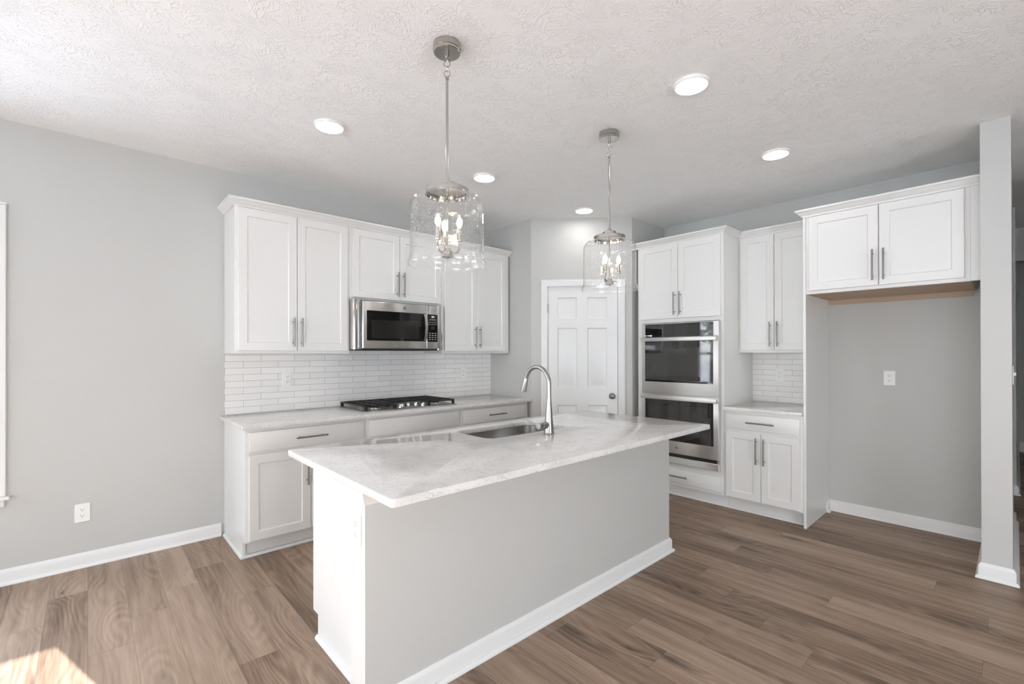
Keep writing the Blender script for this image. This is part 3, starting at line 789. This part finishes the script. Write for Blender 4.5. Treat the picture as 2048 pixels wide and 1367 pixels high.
# apron moulding under the overhang
AP = [(0.0005, 0.812), (0.004, 0.812), (0.006, 0.822), (0.012, 0.845), (0.017, 0.862), (0.018, CB - 0.0006), (0.0005, CB - 0.0006)]
MB().sweep([(KX0 + 0.04, KY1 + 0.001), (KX0, KY1 + 0.001), (KX0, KY0), (KX1, KY0), (KX1, KY1)], AP).build('apron_molding', 'cabinet_white', t)
bb = MB(); pth = [(KX0 + 0.0, KY0 + 0.06), (KX0 + 0.0, KY0)]
bb.sweep([(KX0, KY0), (KX1, KY0), (KX1, KY1)], BASE); bb.sweep([(KX0, KY0), (KX1, KY0), (KX1, KY1)], SHOE)
bb.build('baseboard', 'white_trim', t)
EX = 0.822
CYF = 2.352
m = MB(); m.prism([(KY1 + 0.001, 0), (CYF - 0.062, 0), (CYF - 0.062, 0.112), (CYF, 0.112), (CYF, CB - 0.0006), (KY1 + 0.001, CB - 0.0006)], 0, 0.016)
eo = m.build('end_panel', 'cabinet_white', t); eo.data.transform(Matrix(((0, 0, 1, EX), (1, 0, 0, 0), (0, 1, 0, 0), (0, 0, 0, 1))))
MB().sweep([(EX, CYF - 0.062), (EX, KY1 + 0.0015)], [(o, z) for o, z in SH2]).build('shoe_molding', 'white_trim', t)
CX1 = 2.914
m = MB()
m.box(EX + 0.0165, 1.56, KY1 + 0.001, CYF, 0.1145, CB - 0.001).box(2.34, CX1, KY1 + 0.001, CYF, 0.1145, CB - 0.001)
m.box(1.56, 2.34, KY1 + 0.001, CYF, 0.1145, 0.60).box(1.56, 2.34, KY1 + 0.001, KY1 + 0.02, 0.60, CB - 0.001).box(1.56, 2.34, CYF - 0.02, CYF, 0.60, CB - 0.001)
m.build('cabinet_body', 'cabinet_white', t)
MB().box(EX + 0.0165, CX1, CYF - 0.092, CYF - 0.080, 0, 0.1143).build('toe_kick', 'cabinet_white', t)
def back_door(x0, x1, z0, z1, hx, hz):
    d = MB().shaker(-x1, -x0, z0, z1, 0).build('door', 'cabinet_white', t)
    d.rotation_euler = (0, 0, PI); d.location = (0, CYF + 0.0004, 0)
    pull(d, -hx, -0.02, hz)
for x0, x1 in ((EX + 0.006, 1.18), (1.186, 1.55), (1.57, 1.948), (1.952, 2.33), (2.36, CX1 - 0.006)):
    back_door(x0, x1, 0.115, 0.853, (x1 - 0.03), 0.72)

# undermount sink
t = thing('sink', 'rectangular stainless steel undermount sink in the island countertop', 'sink', (0, 0, 0))
def loop_mesh(loops, mat, name, parent):
    t_ = bmesh.new(); R = [[t_.verts.new((x, y, z)) for x, y in poly] for poly, z in loops]
    for a, b in zip(R, R[1:]):
        n = len(a)
        for i in range(n):
            f = t_.faces.new((a[i], a[(i + 1) % n], b[(i + 1) % n], b[i])); f.smooth = True
    t_.faces.new(R[-1]); t_.faces.new(R[0][::-1])
    bmesh.ops.recalc_face_normals(t_, faces=t_.faces)
    m = MB(); m.merge(t_); return m.build(name, mat, parent)
x0, x1, y0, y1 = SK
def rr(i, r): return rrect(x0 + i, x1 - i, y0 + i, y1 - i, r, 8)
zt = CB - 0.0008
loops = [(rr(0.05, 0.04), 0.668), (rr(0.0, 0.07), 0.672), (rr(-0.008, 0.078), 0.70), (rr(-0.008, 0.078), zt - 0.003), (rr(-0.025, 0.09), zt - 0.003), (rr(-0.025, 0.09), zt),
         (rr(-0.004, 0.074), zt), (rr(-0.004, 0.074), 0.72), (rr(0.004, 0.07), 0.690), (rr(0.03, 0.06), 0.6765), (rr(0.06, 0.05), 0.675)]
loop_mesh(loops, 'sink_steel', 'basin', t)
MB().lathe([(0, 0.6768), (0.035, 0.6768), (0.043, 0.679), (0.045, 0.6756), (0, 0.6755)][::-1], ((x0 + x1) / 2, (y0 + y1) / 2 + 0.05, 0), 28).build('drain', 'chrome', t)

# faucet
FX, FY = 1.99, 1.85
t = thing('faucet', 'brushed nickel gooseneck kitchen faucet standing beside the island sink', 'faucet', (FX, FY, CT))
m = MB(); m.lathe([(0, 0.0003), (0.0300, 0.0003), (0.0302, 0.004), (0.0285, 0.006), (0.027, 0.03), (0.0215, 0.10), (0.0165, 0.165), (0.0140, 0.203), (0.0, 0.203)], (0, 0, 0), 36)
m.build('body', 'brushed_nickel', t)
R = 0.0975; cy, cz = R, 0.290
pts = [(0, 0, 0.2035), (0, 0, 0.24), (0, 0, 0.27)]
for i in range(0, 21):
    a = PI - (PI - math.radians(16)) * i / 20
    pts.append((0, cy + R * math.cos(a), cz + R * math.sin(a)))
MB().tube(pts, 0.0128, 18).build('spout', 'brushed_nickel', t)
e = Vector(pts[-1]); d = Vector((0, math.sin(math.radians(16)), -math.cos(math.radians(16)))).normalized()
MB().lathe([(0, 0.0008), (0.0125, 0.0008), (0.0135, 0.004), (0.0150, 0.03), (0.0205, 0.080), (0.0200, 0.085), (0.0165, 0.086), (0, 0.084)], e, 28, d).build('spray_head', 'brushed_nickel', t)
m = MB(); m.cyl((-0.0205, 0, 0.052), 0.0195, 0.040, Vector((-1, 0, 0)), 28, 0.001); m.cyl((-0.0615, 0, 0.052), 0.0185, 0.030, Vector((-1, 0, 0)), 28, 0.002)
lev = m.build('handle_hub', 'brushed_nickel', t)
MB().tube([(-0.078, 0.012, 0.060), (-0.083, 0.05, 0.066), (-0.088, 0.098, 0.073)], [0.005, 0.0048, 0.0045], 12).build('lever', 'brushed_nickel', t)

# ------------------------------------------------------------------ gas cooktop
t = thing('gas_cooktop', 'five burner gas cooktop with black cast iron grates on the counter', 'cooktop', (0, 0, CT))
KX = (1.6075, 2.5135); KY = (3.478, 4.012)
m = MB(); m.prism(rrect(KX[0], KX[1], KY[0], KY[1], 0.012, 4), 0.0004, 0.006, 0.0015)
m.build('rim', 'stainless', t)
MB().prism(rrect(KX[0] + 0.014, KX[1] - 0.014, KY[0] + 0.014, KY[1] - 0.014, 0.01, 4), 0.0062, 0.009, 0.001).build('tray', 'gray_steel', t)
def grate(x0, x1, y0, y1, cuts):
    m = MB(); z0, z1 = 0.038, 0.050; b = 0.011
    m.box(x0, x1, y0, y0 + b, z0, z1, 0.002).box(x0, x1, y1 - b, y1, z0, z1, 0.002).box(x0, x0 + b, y0, y1, z0, z1, 0.002).box(x1 - b, x1, y0, y1, z0, z1, 0.002)
    n = 3
    for i in range(1, n):
        x = x0 + (x1 - x0) * i / n; m.box(x - b / 2, x + b / 2, y0, y1, z0 + .001, z1 + .001, 0.002)
    for i in range(1, 5):
        y = y0 + (y1 - y0) * i / 5; m.box(x0, x1, y - b / 2, y + b / 2, z0 + .0005, z1 + .0005, 0.002)
    for x in (x0 + 0.001, x1 - 0.025):
        for y in (y0 + 0.001, y1 - 0.019): m.box(x, x + 0.024, y, y + 0.018, 0.0095, z0 + 0.002, 0.002)
    return m.build('grate', 'cast_iron', t)
grate(1.626, 1.908, 3.506, 3.997, 0); grate(1.912, 2.208, 3.680, 3.997, 0); grate(2.212, 2.496, 3.506, 3.997, 0)
for bx, by, r in ((1.765, 3.62, 0.042), (1.765, 3.87, 0.036), (2.06, 3.85, 0.05), (2.355, 3.62, 0.036), (2.355, 3.87, 0.042)):
    o = MB().lathe([(0, 0.0095), (r * 1.25, 0.0095), (r * 1.2, 0.013), (r, 0.015), (r, 0.021), (0, 0.021)], (bx, by, 0), 26).build('burner', 'chrome', t)
    MB().lathe([(0, 0.0212), (r * 0.9, 0.0212), (r * 0.92, 0.026), (r * 0.8, 0.029), (0, 0.029)], (bx, by, 0), 26).build('burner_cap', 'cast_iron', o)
for kx, ky in ((1.947, 3.527), (2.006, 3.597), (2.074, 3.612), (2.142, 3.600), (2.167, 3.522)):
    o = MB().lathe([(0, 0.0095), (0.022, 0.0095), (0.022, 0.012), (0.018, 0.014), (0.017, 0.030), (0.015, 0.033), (0, 0.033)], (kx, ky, 0), 24).box(kx - 0.004, kx + 0.004, ky - 0.016, ky + 0.016, 0.030, 0.041, 0.002).build('knob', 'chrome', t)

# ------------------------------------------------------------------ logo badge (round monogram)
def text_mesh(body, size, depth, name, mat, parent, M):
    cu = bpy.data.curves.new('tmp', 'FONT'); cu.body = body; cu.size = size; cu.extrude = depth; cu.align_x = 'CENTER'; cu.align_y = 'CENTER'; cu.resolution_u = 3
    to = bpy.data.objects.new('tmp', cu); C.objects.link(to)
    dg_ = bpy.context.evaluated_depsgraph_get(); me = bpy.data.meshes.new_from_object(to.evaluated_get(dg_))
    bpy.data.objects.remove(to); bpy.data.curves.remove(cu)
    me.transform(M); me.materials.clear(); me.materials.append(MATS[mat]); me.name = name
    o = bpy.data.objects.new(name, me); C.objects.link(o); o.parent = parent; return o
FRONT = Matrix(((1, 0, 0, 0), (0, 0, -1, 0), (0, 1, 0, 0), (0, 0, 0, 1)))       # text in the XZ plane facing -Y
def badge(parent, x, y, z, r=0.0135):
    o = MB().cyl((x, y, z), r, 0.0016, Vector((0, -1, 0)), 30, 0.0004).torus((x, y - 0.0016, z), r * 0.86, 0.0006, Vector((0, -1, 0)), 30, 6).build('logo_badge', 'badge_gray', parent)
    text_mesh('GE', r * 0.95, 0.0003, 'logo_letters', 'stainless', o, Matrix.Translation((x, y - 0.0019, z)) @ FRONT)
    return o

# ------------------------------------------------------------------ microwave
MX0, MX1, MZ0, MZ1, MYF = 1.6805, 2.4415, 1.412, 1.8165, 3.66
t = thing('microwave', 'stainless over the range microwave with black glass door above the cooktop', 'microwave', (MX0, MYF, 0))
w = MX1 - MX0
MB().box(0.004, w - 0.004, 0.032, YR - MYF - 0.016, MZ0, MZ1 + 0.008, 0.003).build('body', 'gray_steel', t)
dx = 0.612
m = MB(); m.box(0, dx, 0.0, 0.030, MZ0 + 0.006, MZ1, 0.006, 3); dr = m.build('door', 'stainless', t)
MB().prism(rrect(0.034, 0.602, 1.484, 1.737, 0.008, 3), 0, 0.0012).build('door_glass', 'black_glass', dr).data.transform(Matrix(((1, 0, 0, 0), (0, 0, -1, -0.0002), (0, 1, 0, 0), (0, 0, 0, 1))))
MB().prism(rrect(0.075, 0.535, 1.505, 1.660, 0.006, 3), 0, 0.0005).build('window_screen', 'dark_window', dr).data.transform(Matrix(((1, 0, 0, 0), (0, 0, -1, -0.0016), (0, 1, 0, 0), (0, 0, 0, 1))))
# curved bar handle
pp = []
for i in range(13):
    a = i / 12.0; pp.append((0.590, -0.010 - 0.030 * math.sin(PI * a) ** 0.6, 1.492 + 0.238 * a))
hm = bmesh.new(); rings = []
for x, y, z in pp: rings.append([hm.verts.new(p) for p in ((x - 0.013, y, z), (x + 0.013, y, z), (x + 0.013, y + 0.010, z), (x - 0.013, y + 0.010, z))])
for a, b in zip(rings, rings[1:]):
    for k in range(4): hm.faces.new((a[k], a[(k + 1) % 4], b[(k + 1) % 4], b[k]))
hm.faces.new(rings[0]); hm.faces.new(rings[-1][::-1]); bmesh.ops.recalc_face_normals(hm, faces=hm.faces)
m = MB(); m.merge(hm); m.box(0.580, 0.600, -0.012, -0.0015, 1.492, 1.515).box(0.580, 0.600, -0.012, -0.0015, 1.707, 1.730); m.build('handle', 'stainless', dr)
cp = MB().box(dx + 0.0015, w, 0.0, 0.030, MZ0 + 0.006, MZ1, 0.006, 3).build('control_panel', 'stainless', t)
MB().box(dx + 0.010, w - 0.030, -0.0014, 0.001, 1.482, 1.735, 0.0004).build('keypad_glass', 'black_glass', cp)
cxm = dx + 0.010 + (w - 0.040 - dx) / 2
text_mesh('1:20', 0.017, 0.0002, 'clock_display', 'display_glow', cp, Matrix.Translation((cxm, -0.0018, 1.712)) @ FRONT)
m = MB()
for k, z in enumerate((1.690, 1.682, 1.660, 1.640)):
    for j in range(3 if k else 1):
        xx = cxm + (j - 1) * 0.030 if k else cxm
        m.box(xx - (0.011 if k else 0.028), xx + (0.011 if k else 0.028), -0.00185, -0.0015, z, z + 0.0016)
for k in range(4):
    for j in range(3): m.box(cxm + (j - 1) * 0.030 - 0.008, cxm + (j - 1) * 0.030 + 0.008, -0.00185, -0.0015, 1.500 + k * 0.019, 1.506 + k * 0.019)
m.build('keypad_print', 'print_white', cp)
for row, z in (('1  2  3  4  5', 1.618), ('6  7  8  9  0', 1.603)):
    text_mesh(row, 0.0085, 0.0001, 'key_numbers', 'print_white', cp, Matrix.Translation((cxm, -0.0017, z)) @ FRONT)
badge(dr, 0.385, -0.0005, 1.775)
m = MB(); m.box(0.012, w - 0.012, 0.03, 0.36, MZ0 - 0.010, MZ0 - 0.0004)
vb = m.build('vent_base', 'black_plastic', t)
for xx in (0.06, 0.43):
    m = MB()
    for i in range(9): m.box(xx, xx + 0.26, 0.08 + i * 0.026, 0.09 + i * 0.026, MZ0 - 0.013, MZ0 - 0.0102)
    m.build('grease_filter', 'gray_steel', vb)
# stainless filler strips either side, in line with the cabinet fronts
for fx0, fx1, lab in ((X1 + 0.002, MX0 + 0.002, 'narrow polished stainless filler strip left of the microwave'), (MX1 - 0.002, X2 - 0.001, 'narrow polished stainless filler strip right of the microwave')):
    m = MB(); n = 8; t_ = bmesh.new(); fr_, bk_ = [], []
    for i in range(n + 1):
        a = i / n; y = YU - 0.050 + 0.010 * (2 * a - 1) ** 2; x = fx0 + (fx1 - fx0) * a
        fr_.append((x, y)); bk_.append((x, YU + 0.012))
    m.prism(fr_ + bk_[::-1], MZ0 - 0.002, 1.8268)
    tag(m.build('filler_strip', 'chrome'), lab, 'strip', 'filler strips beside the microwave')

# ------------------------------------------------------------------ double wall oven (built in), front faces -X
t = thing('double_oven', 'stainless steel double wall oven with black glass doors in the tall cabinet', 'oven', (4.10, 2.535, 0), RZ)
w = 0.764
MB().box(0.03, w - 0.03, 0.045, 0.60, 0.34, 1.655).build('chassis', 'gray_steel', t)
MB().box(0.001, w - 0.001, 0.012, 0.0343, 0.327, 1.662, 0.001).build('frame', 'satin_steel', t)
cp = MB().box(0.0, w, -0.003, 0.0118, 1.528, 1.661, 0.003).build('control_panel', 'satin_steel', t)
MB().box(0.036, w - 0.047, -0.0045, -0.0031, 1.529, 1.655, 0.0004).build('control_glass', 'oven_glass', cp)
m = MB(); m.box(0.042, 0.048, -0.0049, -0.0046, 1.540, 1.549).box(0.060, 0.088, -0.0049, -0.0046, 1.542, 1.547).box(0.094, 0.108, -0.0049, -0.0046, 1.538, 1.550)
m.build('lit_icons', 'display_glow', cp)
def oven_door(z0, z1, g0, g1, hz0, hz1):
    d = MB().box(0.0, w, -0.008, 0.0118, z0, z1, 0.004, 2).build('oven_door', 'satin_steel', t)
    MB().box(0.036, w - 0.047, -0.0095, -0.0081, g0, g1, 0.0004).build('door_glass', 'oven_glass', d)
    MB().box(0.09, w - 0.10, -0.0101, -0.0096, g0 + 0.06, g1 - 0.075).build('window_screen', 'oven_screen', d)
    m = MB(); m.box(0.012, w - 0.003, -0.056, -0.042, hz0, hz1, 0.003, 2)
    for x in (0.024, w - 0.040): m.box(x, x + 0.022, -0.045, -0.0075, hz0 + 0.004, hz1 - 0.004, 0.002)
    m.build('handle', 'satin_steel', d)
    return d
oven_door(0.980, 1.524, 1.095, 1.500, 1.487, 1.520)
d2 = oven_door(0.424, 0.971, 0.541, 0.948, 0.930, 0.967)
badge(d2, 0.369, -0.0085, 0.484)
MB().box(0.02, w - 0.02, -0.001, 0.0115, 0.391, 0.4225).build('vent_slot', 'black_plastic', t)
MB().box(0.0, w, -0.006, 0.0118, 0.328, 0.390, 0.003).build('vent_trim', 'satin_steel', t)

# ------------------------------------------------------------------ outlets
def make_outlet():
    t = thing('wall_outlet', None, 'outlet', group='white duplex outlets')
    MB().prism(rrect(-0.0375, 0.0375, -0.0585, 0.0585, 0.004, 3), 0.0005, 0.006, 0.0018).build('cover_plate', 'plate_white', t).data.transform(FRONT)
    for s in (-1, 1):
        z = s * 0.0195
        pts = [(0.0165 * math.cos(a) if abs(math.cos(a)) < 1 else 0.0165, max(-0.0125, min(0.0125, 0.0165 * math.sin(a))) + z) for a in [2 * PI * i / 28 for i in range(28)]]
        r = MB().prism(pts, 0.0061, 0.0082).build('receptacle', 'plate_white', t); r.data.transform(FRONT)
        m = MB(); m.box(-0.0075, -0.0055, -0.0086, -0.0083, z + 0.000, z + 0.009).box(0.0055, 0.0075, -0.0086, -0.0083, z + 0.001, z + 0.008)
        m.cyl((0, -0.0083, z - 0.006), 0.0026, 0.0003, Vector((0, -1, 0)), 12)
        m.build('slots', 'slot_dark', r)
    MB().cyl((0, -0.0061, 0), 0.003, 0.0008, Vector((0, -1, 0)), 12).build('screw', 'lamp_white', t)
    return t
OUT = [('white duplex outlet low on the bare wall near the window', (-0.026, YR, 0.350), 0.0),
       ('white duplex outlet on the tile left of the cooktop', (1.213, YR - 0.009, 1.163), 0.0),
       ('white duplex outlet on the tile right of the cooktop, near the pantry corner', (3.015, YR - 0.009, 1.160), 0.0),
       ('white duplex outlet on the short tile backsplash beside the fridge panel', (XO - 0.009, 1.500, 1.168), RZ),
       ('white duplex outlet in the middle of the gray fridge alcove wall', (XO, 0.694, 1.168), RZ),
       ('white duplex outlet on the white end of the island, under the countertop corner', (KX0, 1.699, 0.708), RZ)]
o0 = make_outlet()
for i, (lab, loc, rz) in enumerate(OUT):
    o = o0 if i == 0 else copy_tree(o0)
    o['label'] = lab; o.location = loc; o.rotation_euler = (0, 0, rz)
t = thing('light_switch', 'white light switch plate on the hallway side of the wall end', 'switch', (4.36, 0.016, 1.23), 0)
MB().prism(rrect(-0.06, 0.06, -0.0585, 0.0585, 0.004, 3), 0.0005, 0.006, 0.0018).build('cover_plate', 'plate_white', t).data.transform(FRONT)
for x in (-0.023, 0.023): MB().box(x - 0.005, x + 0.005, -0.016, -0.0061, -0.004, 0.014, 0.001).build('toggle', 'plate_white', t)

# ------------------------------------------------------------------ ceiling lights
LIGHTS = [((1.093, 2.848), 'round white recessed ceiling light farthest left, nearest the bare left wall'),
          ((2.318, 1.140), 'round recessed ceiling light at the upper right, largest of the five in view'),
          ((3.563, 1.138), 'round recessed ceiling light in front of the fridge alcove cabinet'),
          ((2.323, 2.853), 'round recessed ceiling light just right of the metal cap of the nearer pendant'),
          ((3.580, 2.855), 'round recessed ceiling light above the pantry door')]
def make_disc():
    t = thing('ceiling_light', None, 'ceiling light', (0, 0, 0), 0, 'recessed ceiling lights')
    MB().lathe([(0, -0.0004), (0.088, -0.0004), (0.0905, -0.004), (0.0895, -0.013), (0.086, -0.0165), (0.0795, -0.0165), (0.0785, -0.0145), (0, -0.0145)], (0, 0, 0), 48).build('trim_ring', 'lamp_white', t)
    MB().lathe([(0, -0.0147), (0.078, -0.0147), (0.078, -0.0158), (0, -0.0165)], (0, 0, 0), 48).build('lens', 'lens_glow', t)
    return t
d0 = make_disc()
for i, ((x, y), lab) in enumerate(LIGHTS):
    o = d0 if i == 0 else copy_tree(d0)
    o.location = (x, y, CEIL); o['label'] = lab

# ------------------------------------------------------------------ pendants
def make_pendant():
    t = thing('pendant_light', None, 'pendant light', (0, 0, 0), 0, 'glass pendants above the island')
    Z = lambda z: z - CEIL
    MB().lathe([(0, -0.0004), (0.063, -0.0004), (0.0635, -0.003), (0.0635, -0.028), (0.0605, -0.030), (0.060, -0.039), (0.057, -0.041), (0, -0.041)], (0, 0, 0), 40).build('canopy', 'pendant_nickel', t)
    m = MB(); m.lathe([(0, Z(2.7368)), (0.009, Z(2.7368)), (0.009, Z(2.722)), (0.005, Z(2.718)), (0.005, Z(2.704)), (0, Z(2.704))], (0, 0, 0), 16)
    vd = Vector((math.cos(TH), math.sin(TH), 0)); sd_ = Vector((-vd.y, vd.x, 0))
    m.build('ceiling_stud', 'pendant_nickel', t)
    for z, R_, r_, nv in ((2.690, 0.014, 0.0022, vd), (2.667, 0.012, 0.0020, sd_), (2.645, 0.014, 0.0022, vd)):
        MB().torus((0, 0, Z(z)), R_, r_, nv, 24, 8).build('chain_link', 'pendant_nickel', t)
    m = MB(); m.cyl((0, 0, Z(2.150)), 0.0062, 2.624 - 2.150, 'Z', 16); m.cyl((0, 0, Z(2.618)), 0.0085, 0.012, 'Z', 16, 0.001)
    m.cyl((0, 0, Z(2.1478)), 0.011, 0.020, 'Z', 16, 0.001)
    m.build('rod', 'pendant_nickel', t)
    MB().lathe([(0, Z(2.1475)), (0.040, Z(2.1475)), (0.042, Z(2.146)), (0.042, Z(2.1185)), (0.060, Z(2.1180)), (0.098, Z(2.1170)), (0.100, Z(2.115)), (0.100, Z(2.0945)), (0.0985, Z(2.0925)),
                (0.094, Z(2.0925)), (0.092, Z(2.105)), (0, Z(2.107))], (0, 0, 0), 48).build('fitter_cap', 'pendant_nickel', t)
    out = [(0.0955, Z(2.0915)), (0.1000, Z(2.0912)), (0.1120, Z(2.0895)), (0.130, Z(2.0850)), (0.147, Z(2.0765)), (0.158, Z(2.066)), (0.1645, Z(2.052)), (0.1662, Z(2.036)),
           (0.1662, Z(1.90)), (0.1662, Z(1.822)), (0.1675, Z(1.812)), (0.1720, Z(1.803)), (0.1765, Z(1.793)), (0.1775, Z(1.780)), (0.1765, Z(1.773))]
    inn = [(r - 0.0032, z - (0.0032 if z > Z(2.05) else 0)) for r, z in out]
    MB().lathe(out + inn[::-1], (0, 0, 0), 64, closed=True).build('glass_shade', 'seeded_glass', t)
    m = MB(); m.cyl((0, 0, Z(1.852)), 0.0042, 2.1065 - 1.852, 'Z', 14); m.build('stem', 'pendant_nickel', t)
    MB().lathe([(0, Z(1.852)), (0.014, Z(1.852)), (0.016, Z(1.848)), (0.016, Z(1.838)), (0.024, Z(1.836)), (0.025, Z(1.834)), (0.025, Z(1.820)), (0.027, Z(1.818)), (0.027, Z(1.811)), (0.010, Z(1.809)), (0.006, Z(1.804)), (0, Z(1.803))], (0, 0, 0), 24).build('hub', 'pendant_nickel', t)
    rv = Vector((math.sin(TH), -math.cos(TH), 0))
    for ph in (81, 201, 321):
        a = math.radians(ph); p = rv * (0.057 * math.sin(a)) - vd * (0.057 * math.cos(a))
        m = MB(); arm = []
        for i in range(11):
            q = i / 10 * PI / 2
            arm.append(p * (0.62 + 0.38 * math.sin(q)) + Vector((0, 0, Z(1.829) + 0.024 * (1 - math.cos(q)))))
        m.tube([p * 0.2 + Vector((0, 0, Z(1.829)))] + arm + [p + Vector((0, 0, Z(1.880)))], 0.0036, 10)
        ao = m.build('arm', 'pendant_nickel', t)
        MB().lathe([(0, Z(1.8805)), (0.0118, Z(1.8805)), (0.0125, Z(1.882)), (0.0125, Z(1.885)), (0.0112, Z(1.887)), (0.0112, Z(1.937)), (0, Z(1.937))], p, 18).build('candle_sleeve', 'pendant_nickel', ao)
        MB().lathe([(0, Z(1.9372)), (0.008, Z(1.9372)), (0.012, Z(1.946)), (0.0165, Z(1.958)), (0.0172, Z(1.966)), (0.0150, Z(1.980)), (0.0095, Z(1.993)), (0.004, Z(2.002)), (0, Z(2.005))], p, 22).build('bulb_glass', 'clear_glass', ao)
        MB().lathe([(0, Z(1.941)), (0.006, Z(1.944)), (0.0125, Z(1.957)), (0.0132, Z(1.966)), (0.0098, Z(1.980)), (0.004, Z(1.991)), (0, Z(1.995))], p, 16).build('filament', 'filament_glow', ao)
    return t
p0 = make_pendant()
for i, ((x, y), lab) in enumerate((((1.203, 1.745), 'nearer clear seeded glass pendant with three candle bulbs, in front of the microwave'),
                                  ((2.450, 1.750), 'farther clear seeded glass pendant hanging in front of the pantry door'))):
    o = p0 if i == 0 else copy_tree(p0)
    o.location = (x, y, CEIL); o['label'] = lab

# ------------------------------------------------------------------ outdoors, seen through the panes and in the oven glass
struct(MB().box(-60, 60, -60, YMIN - WT - 0.02, -0.25, -0.12).box(-60, 60, YR + WT + 0.02, 60, -0.25, -0.12).box(-60, XMIN - WT - 0.02, YMIN - WT - 0.02, YR + WT + 0.02, -0.25, -0.12).build('ground', 'snow_lawn'))

t = thing('tree', 'dark rounded tree outdoors, seen mirrored in the oven glass', 'tree', (-14.5, 10.0, -0.12))
MB().tube([(0, 0, 0), (0.05, 0.02, 1.0), (-0.05, 0.05, 2.2), (0.1, 0, 3.4)], [0.24, 0.19, 0.15, 0.08], 10).build('trunk', 'bark', t)
tb = bmesh.new(); rnd = random.Random(3)
for i in range(2600):
    a = rnd.uniform(0, 2 * PI); el = math.asin(rnd.uniform(-0.6, 1)); r = 2.5 * (0.55 + 0.45 * rnd.random() ** 0.5)
    c = Vector((r * math.cos(el) * math.cos(a), r * math.cos(el) * math.sin(a), 3.2 + 0.9 * r * math.sin(el)))
    sz = rnd.uniform(0.07, 0.16); d1 = Vector((rnd.uniform(-1, 1), rnd.uniform(-1, 1), rnd.uniform(-1, 1))).normalized(); d2 = d1.orthogonal().normalized()
    tb.faces.new([tb.verts.new(c + d1 * sz), tb.verts.new(c + d2 * sz * 0.6), tb.verts.new(c - d1 * sz), tb.verts.new(c - d2 * sz * 0.6)])
m = MB(); m.merge(tb); m.build('foliage', 'tree_green', t)
